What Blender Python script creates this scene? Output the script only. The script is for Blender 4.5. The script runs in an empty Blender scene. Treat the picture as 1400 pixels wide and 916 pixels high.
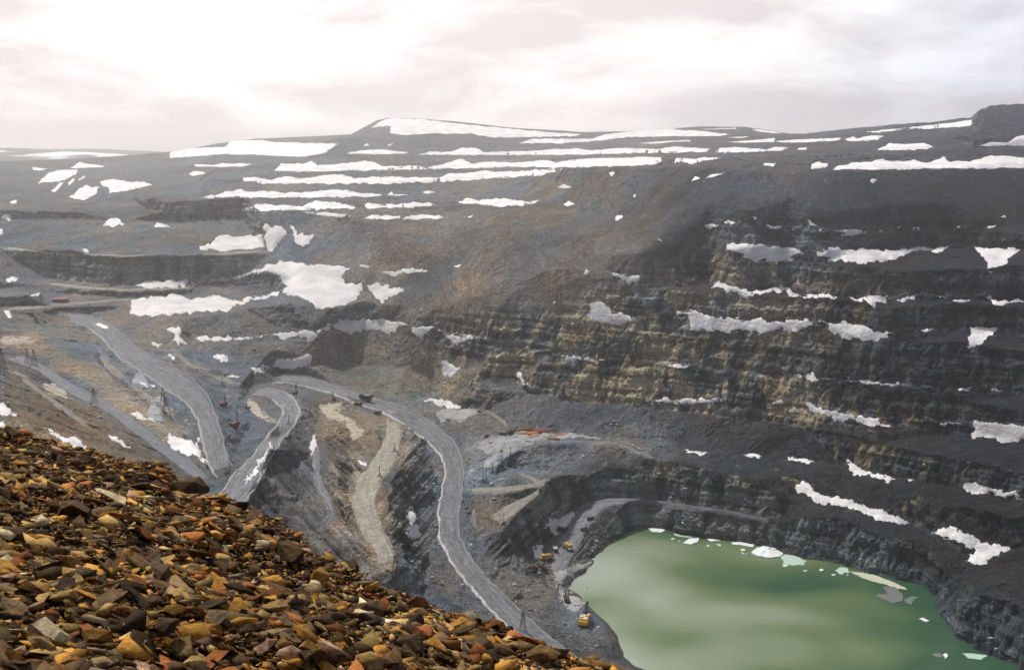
SKYK, HAZE, EXPO = 1.15, 1.35e-4, 0.14
import bpy, bmesh, math, random
import numpy as np
from mathutils import Vector, Matrix
from mathutils.geometry import delaunay_2d_cdt
random.seed(7); RNG = np.random.default_rng(11)
C = bpy.context.scene.collection
R = math.radians
# ---------------------------------------------------------------- camera
FPX, W0, H0, HOR, CAMZ = 1478.0, 1400.0, 916.0, 195.0, 330.0
PITCH = math.atan((H0/2-HOR)/FPX)
SP, CP = math.sin(PITCH), math.cos(PITCH)
cd = bpy.data.cameras.new('camera'); cam = bpy.data.objects.new('camera', cd); C.objects.link(cam)
cam.location = (0, 0, CAMZ); cam.rotation_euler = (math.pi/2-PITCH, 0, 0)
cd.sensor_width = 36; cd.lens = 36*FPX/W0; cd.clip_start = 0.5; cd.clip_end = 40000
bpy.context.scene.camera = cam

def zc_from_z(py, z):                       # view depth of the point of height z seen at row py
    v = (H0/2-py)/FPX
    return (z-CAMZ)/(v*CP-SP)
def world(px, py, D):                       # D = view depth; arrays welcome
    u = (px-W0/2)/FPX; v = (H0/2-py)/FPX
    return np.stack([D*u, D*(CP+v*SP), CAMZ+D*(-SP+v*CP)], -1)

# ---------------------------------------------------------------- noise
def _h(i, j, k, s):
    h = (i*374761393 + j*668265263 + k*2147483647*3 + s*1274126177) & 0xffffffff
    h = ((h ^ (h >> 13))*1274126177) & 0xffffffff
    h = ((h ^ (h >> 16))*2246822519) & 0xffffffff
    return ((h ^ (h >> 15)) & 0xffffff)/float(0xffffff)
def vnoise(x, y, z=None, s=0):
    if z is None: z = np.zeros_like(x)
    x0 = np.floor(x); y0 = np.floor(y); z0 = np.floor(z)
    fx, fy, fz = x-x0, y-y0, z-z0
    fx = fx*fx*(3-2*fx); fy = fy*fy*(3-2*fy); fz = fz*fz*(3-2*fz)
    i, j, k = x0.astype(np.int64), y0.astype(np.int64), z0.astype(np.int64)
    r = 0
    for a in (0, 1):
        for b in (0, 1):
            for c in (0, 1):
                r = r + _h(i+a, j+b, k+c, s)*(fx if a else 1-fx)*(fy if b else 1-fy)*(fz if c else 1-fz)
    return r*2-1
def fbm(x, y, z=None, s=0, o=4):
    r = 0; a = .5; f = 1.
    for q in range(o):
        r = r + a*vnoise(x*f, y*f, None if z is None else z*f, s+q*17); a *= .5; f *= 2.03
    return r
def sstep(a, b, x):
    t = np.clip((x-a)/(b-a), 0, 1); return t*t*(3-2*t)

# ---------------------------------------------------------------- object helpers
def tag(o, label=None, cat=None, group=None, kind=None):
    if label: o['label'] = label
    if cat: o['category'] = cat
    if group: o['group'] = group
    if kind: o['kind'] = kind
    return o
def mesh_obj(name, verts, faces, mat=None, parent=None, smooth=False, uv=None):
    me = bpy.data.meshes.new(name)
    verts = np.asarray(verts, dtype=np.float32).reshape(-1, 3)
    if isinstance(faces, np.ndarray):
        n, k = faces.shape
        me.vertices.add(len(verts)); me.vertices.foreach_set('co', verts.ravel())
        me.loops.add(n*k); me.loops.foreach_set('vertex_index', faces.astype(np.int32).ravel())
        me.polygons.add(n); me.polygons.foreach_set('loop_start', (np.arange(n)*k).astype(np.int32))
        me.update(calc_edges=True)
    else:
        me.from_pydata([tuple(map(float, v)) for v in verts], [], faces)
    if smooth: me.polygons.foreach_set('use_smooth', np.ones(len(me.polygons), dtype=bool))
    if uv is not None:
        l = me.uv_layers.new(name='UVMap')
        idx = np.empty(len(me.loops), dtype=np.int32); me.loops.foreach_get('vertex_index', idx)
        l.data.foreach_set('uv', np.asarray(uv, dtype=np.float32)[idx].ravel())
    if mat: me.materials.append(mat)
    o = bpy.data.objects.new(name, me); C.objects.link(o)
    if parent: o.parent = parent
    return o
def empty(name, loc, rz=0.0):
    o = bpy.data.objects.new(name, None); C.objects.link(o)
    o.location = loc; o.rotation_euler = (0, 0, rz); o.empty_display_size = .1
    return o

# ---------------------------------------------------------------- material helper
class NT:
    def __init__(s, name, rough=.9, spec=.25):
        s.m = bpy.data.materials.new(name); s.m.use_nodes = True; s.t = s.m.node_tree; s.n = s.t.nodes; s.l = s.t.links
        s.b = s.n['Principled BSDF']; s.b.inputs['Roughness'].default_value = rough
        s.b.inputs['Specular IOR Level'].default_value = spec
        s.geo = s.n.new('ShaderNodeNewGeometry')
    def set(s, sock, v):
        if isinstance(v, bpy.types.NodeSocket): s.l.new(v, sock)
        elif v is not None: sock.default_value = v
    def mapping(s, scale, vec=None, rot=(0,0,0)):
        m = s.n.new('ShaderNodeMapping'); s.l.new(vec or s.geo.outputs['Position'], m.inputs[0])
        m.inputs['Scale'].default_value = scale; m.inputs['Rotation'].default_value = rot; return m.outputs[0]
    def noise(s, scale, detail=4, rough=.55, vec=None, dist=0):
        n = s.n.new('ShaderNodeTexNoise'); s.l.new(vec or s.geo.outputs['Position'], n.inputs['Vector'])
        n.inputs['Scale'].default_value = scale; n.inputs['Detail'].default_value = detail
        n.inputs['Roughness'].default_value = rough; n.inputs['Distortion'].default_value = dist
        return n.outputs['Fac']
    def ramp(s, fac, stops):
        r = s.n.new('ShaderNodeValToRGB'); s.l.new(fac, r.inputs[0]); e = r.color_ramp.elements
        while len(e) < len(stops): e.new(.5)
        for q, (p, c) in enumerate(stops):
            e[q].position = p; e[q].color = (c, c, c, 1) if isinstance(c, (int, float)) else (*c, 1)
        return r.outputs[0]
    def mix(s, f, a, b, mode='MIX'):
        m = s.n.new('ShaderNodeMix'); m.data_type = 'RGBA'; m.blend_type = mode
        s.set(m.inputs[0], f); s.set(m.inputs[6], a if not isinstance(a, tuple) else (*a[:3], 1)); s.set(m.inputs[7], b if not isinstance(b, tuple) else (*b[:3], 1))
        return m.outputs[2]
    def math(s, op, a, b=None):
        m = s.n.new('ShaderNodeMath'); m.operation = op; s.set(m.inputs[0], a)
        if b is not None: s.set(m.inputs[1], b)
        return m.outputs[0]
    def attr(s, name):
        a = s.n.new('ShaderNodeAttribute'); a.attribute_name = name; return a
    def bump(s, h, dist, strength=1.0, prev=None):
        b = s.n.new('ShaderNodeBump'); b.inputs['Distance'].default_value = dist; b.inputs['Strength'].default_value = strength
        s.l.new(h, b.inputs['Height'])
        if prev: s.l.new(prev, b.inputs['Normal'])
        return b.outputs[0]
    def out(s, col=None, nrm=None):
        if col is not None: s.set(s.b.inputs['Base Color'], col if not isinstance(col, tuple) else (*col[:3], 1))
        if nrm is not None: s.l.new(nrm, s.b.inputs['Normal'])
        return s.m
def simple(name, col, rough=.7, metal=0, var=.25, scale=.6):
    t = NT(name, rough); t.b.inputs['Metallic'].default_value = metal
    a = t.noise(scale, 4); f = t.ramp(a, [(.3, 1-var), (.7, 1+var*.3)])
    return t.out(t.mix(1.0, tuple(col), f, 'MULTIPLY'))
# ================================================================ THE PIT: breaklines (photo column, row, height)
# Every line is a toe, crest or road edge surveyed off the photograph; its height fixes its distance.
ROADS = {
 'main': [(375,512,372,524,84),(420,515,418,528,80),(460,527,457,540,75),(500,541,492,554,69),(540,552,530,567,64),(575,568,558,585,59),
          (605,588,582,603,54),(625,608,602,621,50),(634,635,610,641,46),(633,670,604,673,42),(627,700,599,701,38),(628,730,602,738,34),
          (642,762,617,770,29),(668,793,645,804,24),(700,825,676,840,19),(735,858,710,874,14),(775,890,748,906,10),(830,930,800,948,7),(900,985,870,1003,6)],
 'left': [(80,427,86,437,134),(120,431,116,446,131),(150,443,135,459,129),(172,462,148,472,126),(195,482,168,494,122),(232,500,200,514,117),
          (262,518,230,535,112),(282,540,255,552,107),(296,570,271,573,103),(304,600,278,602,100),(312,630,286,636,97),(322,642,298,655,96)],
 'right': [(342,530,339,539,88),(377,533,370,544,87),(398,540,384,555,87),(409,554,391,564,88),(409,571,381,579,89),(396,590,363,600,90),
          (378,613,348,621,92),(366,632,332,638,93),(356,655,318,650,94),(344,676,305,672,94),(325,700,286,698,92),(300,735,255,732,90)],
 'cream': [(538,566,524,568,67),(546,582,530,584,68),(549,600,526,600,69),(540,632,512,628,71),(520,662,488,655,71),(511,690,480,685,68),(522,718,490,722,64),(538,745,512,752,60),(545,775,522,782,56)],
 'loop': [(636,675,634,668,45),(690,674,690,666,49),(733,668,731,661,51),(757,662,748,652,52),(748,680,733,672,47),(720,694,703,686,43),(700,705,680,698,40),(683,724,662,716,36)],
 'upper': [(772,792,750,790,6),(778,768,756,764,7),(791,748,765,741,9),(801,728,775,717,13),(812,708,787,699,17),(822,697,801,687,20),(836,690,827,681,22),(862,689,860,681,23),(900,693,900,684,23),(940,699,942,690,23),(1000,708,1002,699,22),(1060,721,1064,711,21)],
 'ramp': [(433,596,424,597,80),(437,620,427,621,77),(439,650,429,651,73),(442,665,432,667,71),(452,680,443,683,68),(459,700,449,703,65),(453,722,440,724,62)],
 'spoil': [(22,482,0,487,132),(60,500,50,506,126),(104,528,95,537,121),(154,553,145,562,116),(195,583,185,592,110),(235,612,225,622,104),(292,655,282,668,96)],
}
BENCHROADS = {
 'bench_a': [(0,337,0,341,190),(87,347,87,350,190),(168,349,168,352,190),(245,349,245,351,190),(314,346,314,348,190),(365,344,365,346,190)],
 'bench_b': [(60,386,60,390,153),(125,393,125,396,152),(180,396,180,399,152),(230,395,230,398,152),(262,393,262,395,152)],
}
L = []          # (polyline, mode) mode 'z' -> third value is height, 'D' -> view depth
def LZ(*p): L.append(([(a, b, zc_from_z(b, c)) for a, b, c in p]))
def LD(*p): L.append(list(p))
for rd in (ROADS, BENCHROADS):
    for k, v in rd.items():
        LZ(*[(a, b, e) for a, b, c, d, e in v]); LZ(*[(c, d, e) for a, b, c, d, e in v])
SHORE = [(880,722),(900,724),(925,732),(960,738),(1000,742),(1040,750),(1100,768),(1150,776),(1180,785),(1230,800),(1262,806),(1275,815),(1278,835),
 (1290,852),(1300,862),(1300,880),(1330,893),(1370,905),(1400,925),(1430,990),(1300,1050),(1100,1060),(960,1010),(910,955),(890,921),(862,900),(847,884),(843,868),
 (830,850),(815,838),(800,822),(792,812),(778,802),(785,792),(800,783),(815,770),(806,764),(830,750),(850,735),(865,725)]
LZ(*[(a, b, 0) for a, b in SHORE+SHORE[:1]])
LZ(*[(1060+(a-1060)*.96, 875+(b-875)*.93, -6) for a, b in SHORE+SHORE[:1]])
LZ((950,780,-9),(1100,850,-9),(1250,870,-9)); LZ((950,900,-9),(1150,960,-9),(1300,980,-9))
# right wall, bottom to top
LZ((880,716,9),(925,722,10),(980,727,12),(1060,730,17),(1100,741,18),(1150,751,18),(1200,762,18),(1240,774,18),(1275,785,18),(1300,792,18))
LZ((1060,722,20),(1100,730,22),(1150,742,22),(1200,752,21),(1240,765,21),(1280,775,22))
LZ((830,676,26),(880,679,26),(940,687,26),(1000,690,29),(1060,690,33),(1090,668,42),(1150,688,38),(1200,704,35),(1245,716,33),(1290,742,32),(1320,760,31),(1380,750,34),(1400,746,36),(1650,730,60))
LZ((830,655,41),(900,660,42),(960,668,42),(1000,662,46),(1060,650,50),(1100,645,54),(1150,645,55),(1200,655,55),(1250,672,55),(1300,692,55),(1400,717,56),(1650,790,58))
LZ((590,545,60),(620,556,59),(655,566,58),(720,583,58),(760,588,58),(800,592,58),(870,600,58),(940,608,58),(1000,617,58),(1100,628,58),(1150,634,58),(1200,644,58),(1300,668,58),(1400,690,58),(1650,755,60))
LZ((595,522,72),(620,526,76),(655,532,79),(720,538,79),(800,547,79),(870,556,79),(940,563,79),(1000,571,79),(1100,586,79),(1200,606,79),(1300,628,79),(1400,648,79),(1650,705,79))
LZ((645,520,86),(705,516,90),(725,529,90),(774,535,88),(827,539,88),(879,543,88),(940,551,88),(1000,556,90),(1100,563,92),(1200,580,92),(1300,590,92),(1400,606,92),(1650,652,92))
LZ((711,487,112),(739,487,114),(774,493,115),(825,498,115),(879,502,115),(940,507,115),(1000,516,115),(1100,528,115),(1200,540,115),(1300,550,115),(1400,563,115),(1650,602,115))
LZ((690,478,118),(711,478,122),(760,484,122),(825,491,122),(879,494,122),(940,500,122),(1000,507,122),(1067,511,123),(1100,516,123),(1200,523,124),(1300,532,124),(1400,540,124),(1650,570,124))
LZ((670,440,144),(739,444,148),(809,452,150),(940,462,152),(1000,465,152),(1100,470,152),(1200,478,152),(1300,489,152),(1400,496,152),(1650,522,152))
LZ((760,420,166),(806,414,170),(860,425,168),(925,428,168),(1000,436,168),(1100,440,168),(1150,443,168),(1200,449,168),(1300,452,168),(1400,455,168),(1650,470,168))
LZ((830,398,182),(890,400,184),(965,405,186),(1050,407,186),(1100,411,186),(1200,419,186),(1300,430,186),(1400,436,186),(1650,452,186))
LZ((890,392,188),(972,388,191),(1000,396,191),(1080,396,191),(1140,405,191),(1200,408,191),(1300,412,191),(1400,414,191),(1650,425,191))
LZ((850,368,207),(920,369,211),(1000,370,213),(1100,370,213),(1200,374,213),(1300,381,213),(1400,388,213),(1650,400,213))
LZ((930,338,230),(993,334,231),(1100,342,231),(1180,340,231),(1300,337,231),(1400,341,231),(1650,345,231))
LZ((930,326,238),(1000,322,243),(1100,322,243),(1200,323,243),(1300,322,243),(1400,326,243),(1650,330,243))
LZ((930,304,250),(1000,306,252),(1050,308,252),(1120,310,252),(1200,310,252),(1300,309,252),(1400,305,252),(1650,310,252))
LZ((771,229,298),(850,229,300.4),(907,229,301.8),(1000,232,302),(1140,233,302.5),(1200,233,302.5),(1300,232,302.5),(1400,231,302.5),(1650,228,302.5))
# centre talus fan
LZ((505,361,186),(600,360,189),(700,380,186),(780,392,187),(828,396,185))
LZ((500,402,156),(550,400,159),(600,401,162),(650,408,164),(700,413,164),(755,419,166))
LZ((505,306,231),(600,304,231),(700,316,231),(800,322,231),(880,328,231))
LZ((505,290,242),(600,281,246),(700,290,248),(800,293,248),(880,298,250))
LZ((500,446,124),(550,444,128),(600,442,134),(650,441,141))
LZ((470,500,86),(550,500,88),(620,500,92))
# far upper benches (distance given)
LD((240,292,1480),(330,289,1480),(450,286,1480),(600,285,1470),(690,288,1350))
LD((230,279,1560),(330,276,1560),(450,275,1560),(560,275,1560),(650,274,1550))
LD((200,273,1600),(280,271,1600),(450,270,1600),(560,269,1600),(650,268,1590),(730,268,1480))
LD((290,259,1690),(330,258,1690),(460,257,1690),(600,252,1680),(700,247,1660),(765,238,1480))
LD((290,252.5,1720),(330,252.5,1720),(460,251.5,1720),(600,246,1710),(700,241,1690),(768,232,1500))
LD((350,241,1830),(460,241,1830),(600,238,1820),(700,235,1800),(800,226,1620),(900,225,1420))
LD((350,235,1860),(460,234,1860),(600,231,1850),(700,228,1840),(800,221,1700),(900,220,1450),(1000,220,1350),(1100,220,1280),(1200,218,1220),(1400,217,1190),(1650,215,1180))
LD((430,219,2050),(560,219,2050),(700,218,2050),(800,215,2000),(920,214,1800),(1010,214,1550),(1100,213,1400),(1200,213,1330),(1400,212,1260))
LD((430,212,2090),(560,212,2090),(700,212,2090),(800,209,2060),(920,208,1850),(1010,208,1600),(1100,207,1450),(1200,206,1360),(1330,203,1300),(1400,201,1290),(1650,200,1270))
LD((470,190,2350),(530,186,2350),(640,186,2350),(700,192,2330),(800,197,2280),(900,196,2200),(1000,194,2050),(1100,194,1700),(1200,194,1450))
# left wall and upper left
LZ((-250,337,190),(0,337,190)); LZ((-250,386,156),(0,386,156),(60,380,156),(150,390,155),(250,388,156),(330,383,160),(400,380,168),(430,374,172))
LZ((-250,306,214),(90,308,214),(170,311,214),(260,312,214),(330,306,214)); LZ((-250,300,216),(90,301,216),(170,303,216),(260,304,216),(330,300,218))
LD((-250,285,1620),(100,288,1620),(200,288,1620),(330,292,1450)); LD((-250,268,1850),(100,270,1850),(180,270,1850)); LD((-250,248,2150),(100,250,2150),(230,250,2150),(270,235,2400))
LZ((265,393,152),(320,390,152),(370,390,156))
LZ((0,396,147),(60,400,146),(180,407,144),(260,403,146),(330,398,147),(370,398,150))
LZ((-250,420,146),(0,422,143),(80,420,140),(180,418,141),(183,432,137),(250,434,138),(310,431,139),(335,421,144),(400,415,150),(450,422,146),(500,420,148),(540,428,142))
LZ((265,461,121),(330,464,119),(400,460,117),(430,463,118),(455,446,128),(500,436,134))
LZ((200,470,122),(240,480,117),(265,492,110),(300,503,103),(350,504,98),(420,499,93),(470,500,92))
LZ((-250,430,170),(0,432,147),(35,431,142)); LZ((-250,405,175),(0,412,162),(20,414,160),(40,426,150))
LZ((-250,450,165),(0,452,141),(60,450,137)); LZ((95,455,134),(120,475,129),(150,490,125))
LZ((0,463,140),(50,464,138),(75,475,135),(110,495,129),(150,515,123),(200,545,115),(230,570,111),(262,605,105),(285,640,99))
LZ((140,492,124),(185,510,117),(212,530,112),(222,560,108),(240,580,104),(262,590,103))
LZ((-250,465,215),(0,497,152),(20,508,148),(45,524,142),(90,550,133),(130,575,125),(170,592,118),(215,622,110),(255,650,103),(285,680,97))
LZ((0,545,161),(60,575,149),(100,600,139),(150,615,129),(200,640,119),(250,665,109),(275,700,99))
LZ((-250,650,170),(0,640,150),(100,680,125),(200,720,105),(300,765,84),(400,800,68),(500,850,50),(600,890,30),(700,925,15))
LZ((-250,1110,90),(0,1110,60),(400,1110,40),(800,1110,15),(1100,1110,15),(1650,1110,80))
LZ((300,520,101),(330,528,96)); LZ((320,560,92),(345,575,86),(330,610,88)); LZ((415,535,84),(440,540,80),(470,550,77))
# spurs between the roads
LZ((384,600,80),(368,640,80),(375,680,78),(350,710,84)); LZ((405,640,72),(415,690,66),(400,730,68),(430,760,60))
LZ((437,553,78),(460,550,77),(487,550,75),(500,588,76),(487,600,76),(452,567,78),(437,553,78))
LZ((450,590,82),(455,620,80),(462,650,76),(465,690,72),(478,740,62),(480,770,55)); LZ((478,615,70),(482,650,66),(488,672,66),(475,700,68))
LZ((560,596,66),(562,622,67),(548,646,70),(532,676,69),(532,706,66),(546,735,60),(562,775,50),(585,810,32))
LZ((585,618,51),(594,648,47),(586,680,43),(574,705,41),(570,730,38),(585,770,32),(605,800,26),(640,840,17))
LZ((500,790,56),(530,815,46),(560,850,34)); LZ((640,600,54),(662,588,56),(690,590,57))
LZ((640,650,48),(640,625,51)); LZ((645,655,50),(670,650,52),(700,655,53))
LZ((690,630,56),(701,623,57),(718,613,58),(774,609,57.5),(844,611,57.5),(879,622,56),(911,632,55),(950,648,51))
LZ((700,642,46),(739,645,43),(809,647,42),(870,651,42),(940,657,42))
LZ((668,640,52),(685,632,60),(700,643,52)); LZ((768,668,52),(790,672,44),(810,672,42))
LZ((770,664,51),(752,684,46),(722,700,42),(704,710,39),(685,728,36),(655,737,34)); LZ((800,684,25),(778,702,17),(765,722,12),(745,743,9),(727,762,9),(735,785,8))
LZ((655,745,31),(690,760,24),(715,775,16)); LZ((752,805,6),(765,832,5),(782,862,5),(805,885,5)); LZ((790,830,5),(812,850,5),(830,875,4))
LZ((840,700,19),(835,715,12),(825,735,6),(805,752,5)); LZ((880,697,21),(940,704,20),(1000,714,19))
LZ((1285,810,6),(1300,800,16),(1330,780,28)); LZ((1300,830,14),(1330,870,16),(1400,890,14),(1650,960,30)); LZ((1330,810,28),(1400,830,34),(1650,850,90)); LZ((1360,780,33),(1400,785,38),(1650,790,92))
SKY = [(-250,221),(0,221),(100,218),(180,212),(240,207),(300,196),(350,190),(420,187),(480,184),(500,173),(515,165),(530,161.5),(570,162.5),(620,166),(700,175),(800,181),(880,179),(960,173),(1020,174),(1080,183),(1100,183),
       (1180,174),(1260,168),(1328,161),(1334,152),(1350,146),(1400,142),(1500,140),(1650,150)]
SKD = [(-250,2700),(0,2700),(240,3200),(420,3000),(530,2700),(800,2500),(960,2600),(1080,2200),(1180,1900),(1326,1600),(1336,1420),(1400,1400),(1650,1300)]
ytop = lambda px: np.interp(px, [a for a, b in SKY], [b for a, b in SKY])
ydep = lambda px: np.interp(px, [a for a, b in SKD], [b for a, b in SKD])
xs = sorted(set([a for a, b in SKY]+[a for a, b in SKD]))
LD(*[(x, float(ytop(x)), float(ydep(x))) for x in xs]); LD(*[(x, float(ytop(x))-40, float(ydep(x))) for x in xs])
LD((1328,163,1500),(1332,190,1310),(1400,190,1300),(1650,190,1260))
# constrained triangulation: planar facets are exact when 1/depth is interpolated linearly over the picture
vv, ww, ee, key = [], [], [], {}
def addv(x, y, D):
    k = (round(x, 1), round(y, 1))
    if k not in key: key[k] = len(vv); vv.append(Vector((x, y))); ww.append(1.0/D)
    return key[k]
for pl in L:
    ids = [addv(*p) for p in pl]
    ee += [(a, b) for a, b in zip(ids, ids[1:]) if a != b]
ov, oe, of, oov, ooe, oof = delaunay_2d_cdt(vv, ee, [], 0, 1e-3)
w = []
edges_of = {}
for e, src in zip(oe, ooe):
    for q in e: edges_of.setdefault(q, []).extend(src)
for i, v in enumerate(ov):
    if oov[i]: w.append(max(ww[q] for q in oov[i]))
    else:
        best = None
        for s in edges_of.get(i, []):
            if s >= len(ee): continue
            a, b = ee[s]; t = (v-vv[a]).dot(vv[b]-vv[a])/max((vv[b]-vv[a]).length_squared, 1e-9)
            best = ww[a]*(1-t)+ww[b]*t; break
        w.append(best if best else 1/1000.)
X0, Y0, GX, GY = -256, 118, 1910, 996
Wm = np.zeros((GY, GX)); 
for f in of:
    if len(f) != 3: continue
    (x0, y0), (x1, y1), (x2, y2) = [ov[q] for q in f]; w0, w1, w2 = [w[q] for q in f]
    a0, a1 = max(int(math.floor(min(x0, x1, x2)-X0)), 0), min(int(math.ceil(max(x0, x1, x2)-X0)), GX-1)
    b0, b1 = max(int(math.floor(min(y0, y1, y2)-Y0)), 0), min(int(math.ceil(max(y0, y1, y2)-Y0)), GY-1)
    den = (y1-y2)*(x0-x2)+(x2-x1)*(y0-y2)
    if abs(den) < 1e-9 or a1 < a0 or b1 < b0: continue
    gx, gy = np.meshgrid(np.arange(a0, a1+1)+X0, np.arange(b0, b1+1)+Y0)
    l0 = ((y1-y2)*(gx-x2)+(x2-x1)*(gy-y2))/den; l1 = ((y2-y0)*(gx-x2)+(x0-x2)*(gy-y2))/den; l2 = 1-l0-l1
    ok = (l0 > -1e-6) & (l1 > -1e-6) & (l2 > -1e-6)
    blk = Wm[b0:b1+1, a0:a1+1]; blk[ok] = (l0*w0+l1*w1+l2*w2)[ok]
# fill anything outside the hull from its row / column neighbours
for it in range(GY):
    z_ = Wm[it] == 0
    if z_.any() and not z_.all():
        Wm[it][z_] = np.interp(np.nonzero(z_)[0], np.nonzero(~z_)[0], Wm[it][~z_])
for it in range(1, GY):
    if (Wm[it] == 0).all(): Wm[it] = Wm[it-1]
for it in range(GY-2, -1, -1):
    if (Wm[it] == 0).all(): Wm[it] = Wm[it+1]
# depth must grow upward along every column (no overhangs)
n_fix = 0
for r_ in range(GY-2, -1, -1):
    lim = Wm[r_+1]*(1-2.2e-4); n_fix += int((Wm[r_] > lim).sum()); Wm[r_] = np.minimum(Wm[r_], lim)
print('monotone fixes', n_fix, 'of', GX*GY)
def blur(a, k, n=1):
    for _ in range(n):
        for ax in (0, 1):
            c = np.cumsum(np.concatenate([np.repeat(a.take([0], ax), k+1, ax), a, np.repeat(a.take([-1], ax), k, ax)], ax), ax, dtype=float)
            m = a.shape[ax]
            a = (c.take(range(2*k+1, 2*k+1+m), ax)-c.take(range(0, m), ax))/(2*k+1)
    return a
Wm = blur(Wm, 1)
def hblur(a, k, n):
    for _ in range(n):
        c = np.cumsum(np.concatenate([np.repeat(a[:, :1], k+1, 1), a, np.repeat(a[:, -1:], k, 1)], 1), 1); m = a.shape[1]; a = (c[:, 2*k+1:2*k+1+m]-c[:, :m])/(2*k+1)
    return a
gx_, gy_ = np.meshgrid(np.arange(GX)+X0, np.arange(GY)+Y0)
wl_ = np.clip((gx_-430)/120., 0, 1)*np.clip((600-gy_)/40.-np.clip((700-gx_)/250., 0, 1)*3, 0, 1)*np.clip((gy_-215)/30., 0, 1)
Wm = Wm*(1-wl_)+hblur(Wm, 4, 2)*wl_
wh = np.clip((gx_-430)/120., 0, 1)*np.clip((345-gy_)/30.+np.clip((900-gx_)/100., 0, 1)*np.clip((440-gy_)/60., 0, 1), 0, 1)*np.clip((gy_-215)/30., 0, 1)
wh = np.maximum(wh, np.clip((gx_-345)/50., 0, 1)*np.clip((700-gx_)/60., 0, 1)*np.clip((507-gy_)/5., 0, 1)*np.clip((gy_-425)/25., 0, 1))
Wm = Wm*(1-wh)+hblur(Wm, 14, 2)*wh
def poly_mask(polys, soft=0):
    M = np.zeros((GY, GX), dtype=bool); yy = np.arange(GY)+Y0+.5; xx = np.arange(GX)+X0+.5
    for P in polys:
        ys_ = [p[1] for p in P]; b0 = max(int(min(ys_)-Y0)-1, 0); b1 = min(int(max(ys_)-Y0)+2, GY)
        x_ = [p[0] for p in P]; a0 = max(int(min(x_)-X0)-1, 0); a1 = min(int(max(x_)-X0)+2, GX)
        if b1 <= b0 or a1 <= a0: continue
        gx, gy = np.meshgrid(xx[a0:a1], yy[b0:b1]); ins = np.zeros(gx.shape, dtype=bool)
        for (xa, ya), (xb, yb) in zip(P, P[1:]+P[:1]):
            if ya == yb: continue
            c = ((ya > gy) != (yb > gy)) & (gx < (xb-xa)*(gy-ya)/(yb-ya)+xa); ins ^= c
        M[b0:b1, a0:a1] |= ins
    M = M.astype(float)
    return blur(M, soft, 2) if soft else M
def samp(A, px, py):
    x = np.clip(px-X0, 0, GX-1.001); y = np.clip(py-Y0, 0, GY-1.001)
    i = x.astype(int); j = y.astype(int); fx = x-i; fy = y-j
    return (A[j, i]*(1-fx)+A[j, i+1]*fx)*(1-fy)+(A[j+1, i]*(1-fx)+A[j+1, i+1]*fx)*fy
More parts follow.
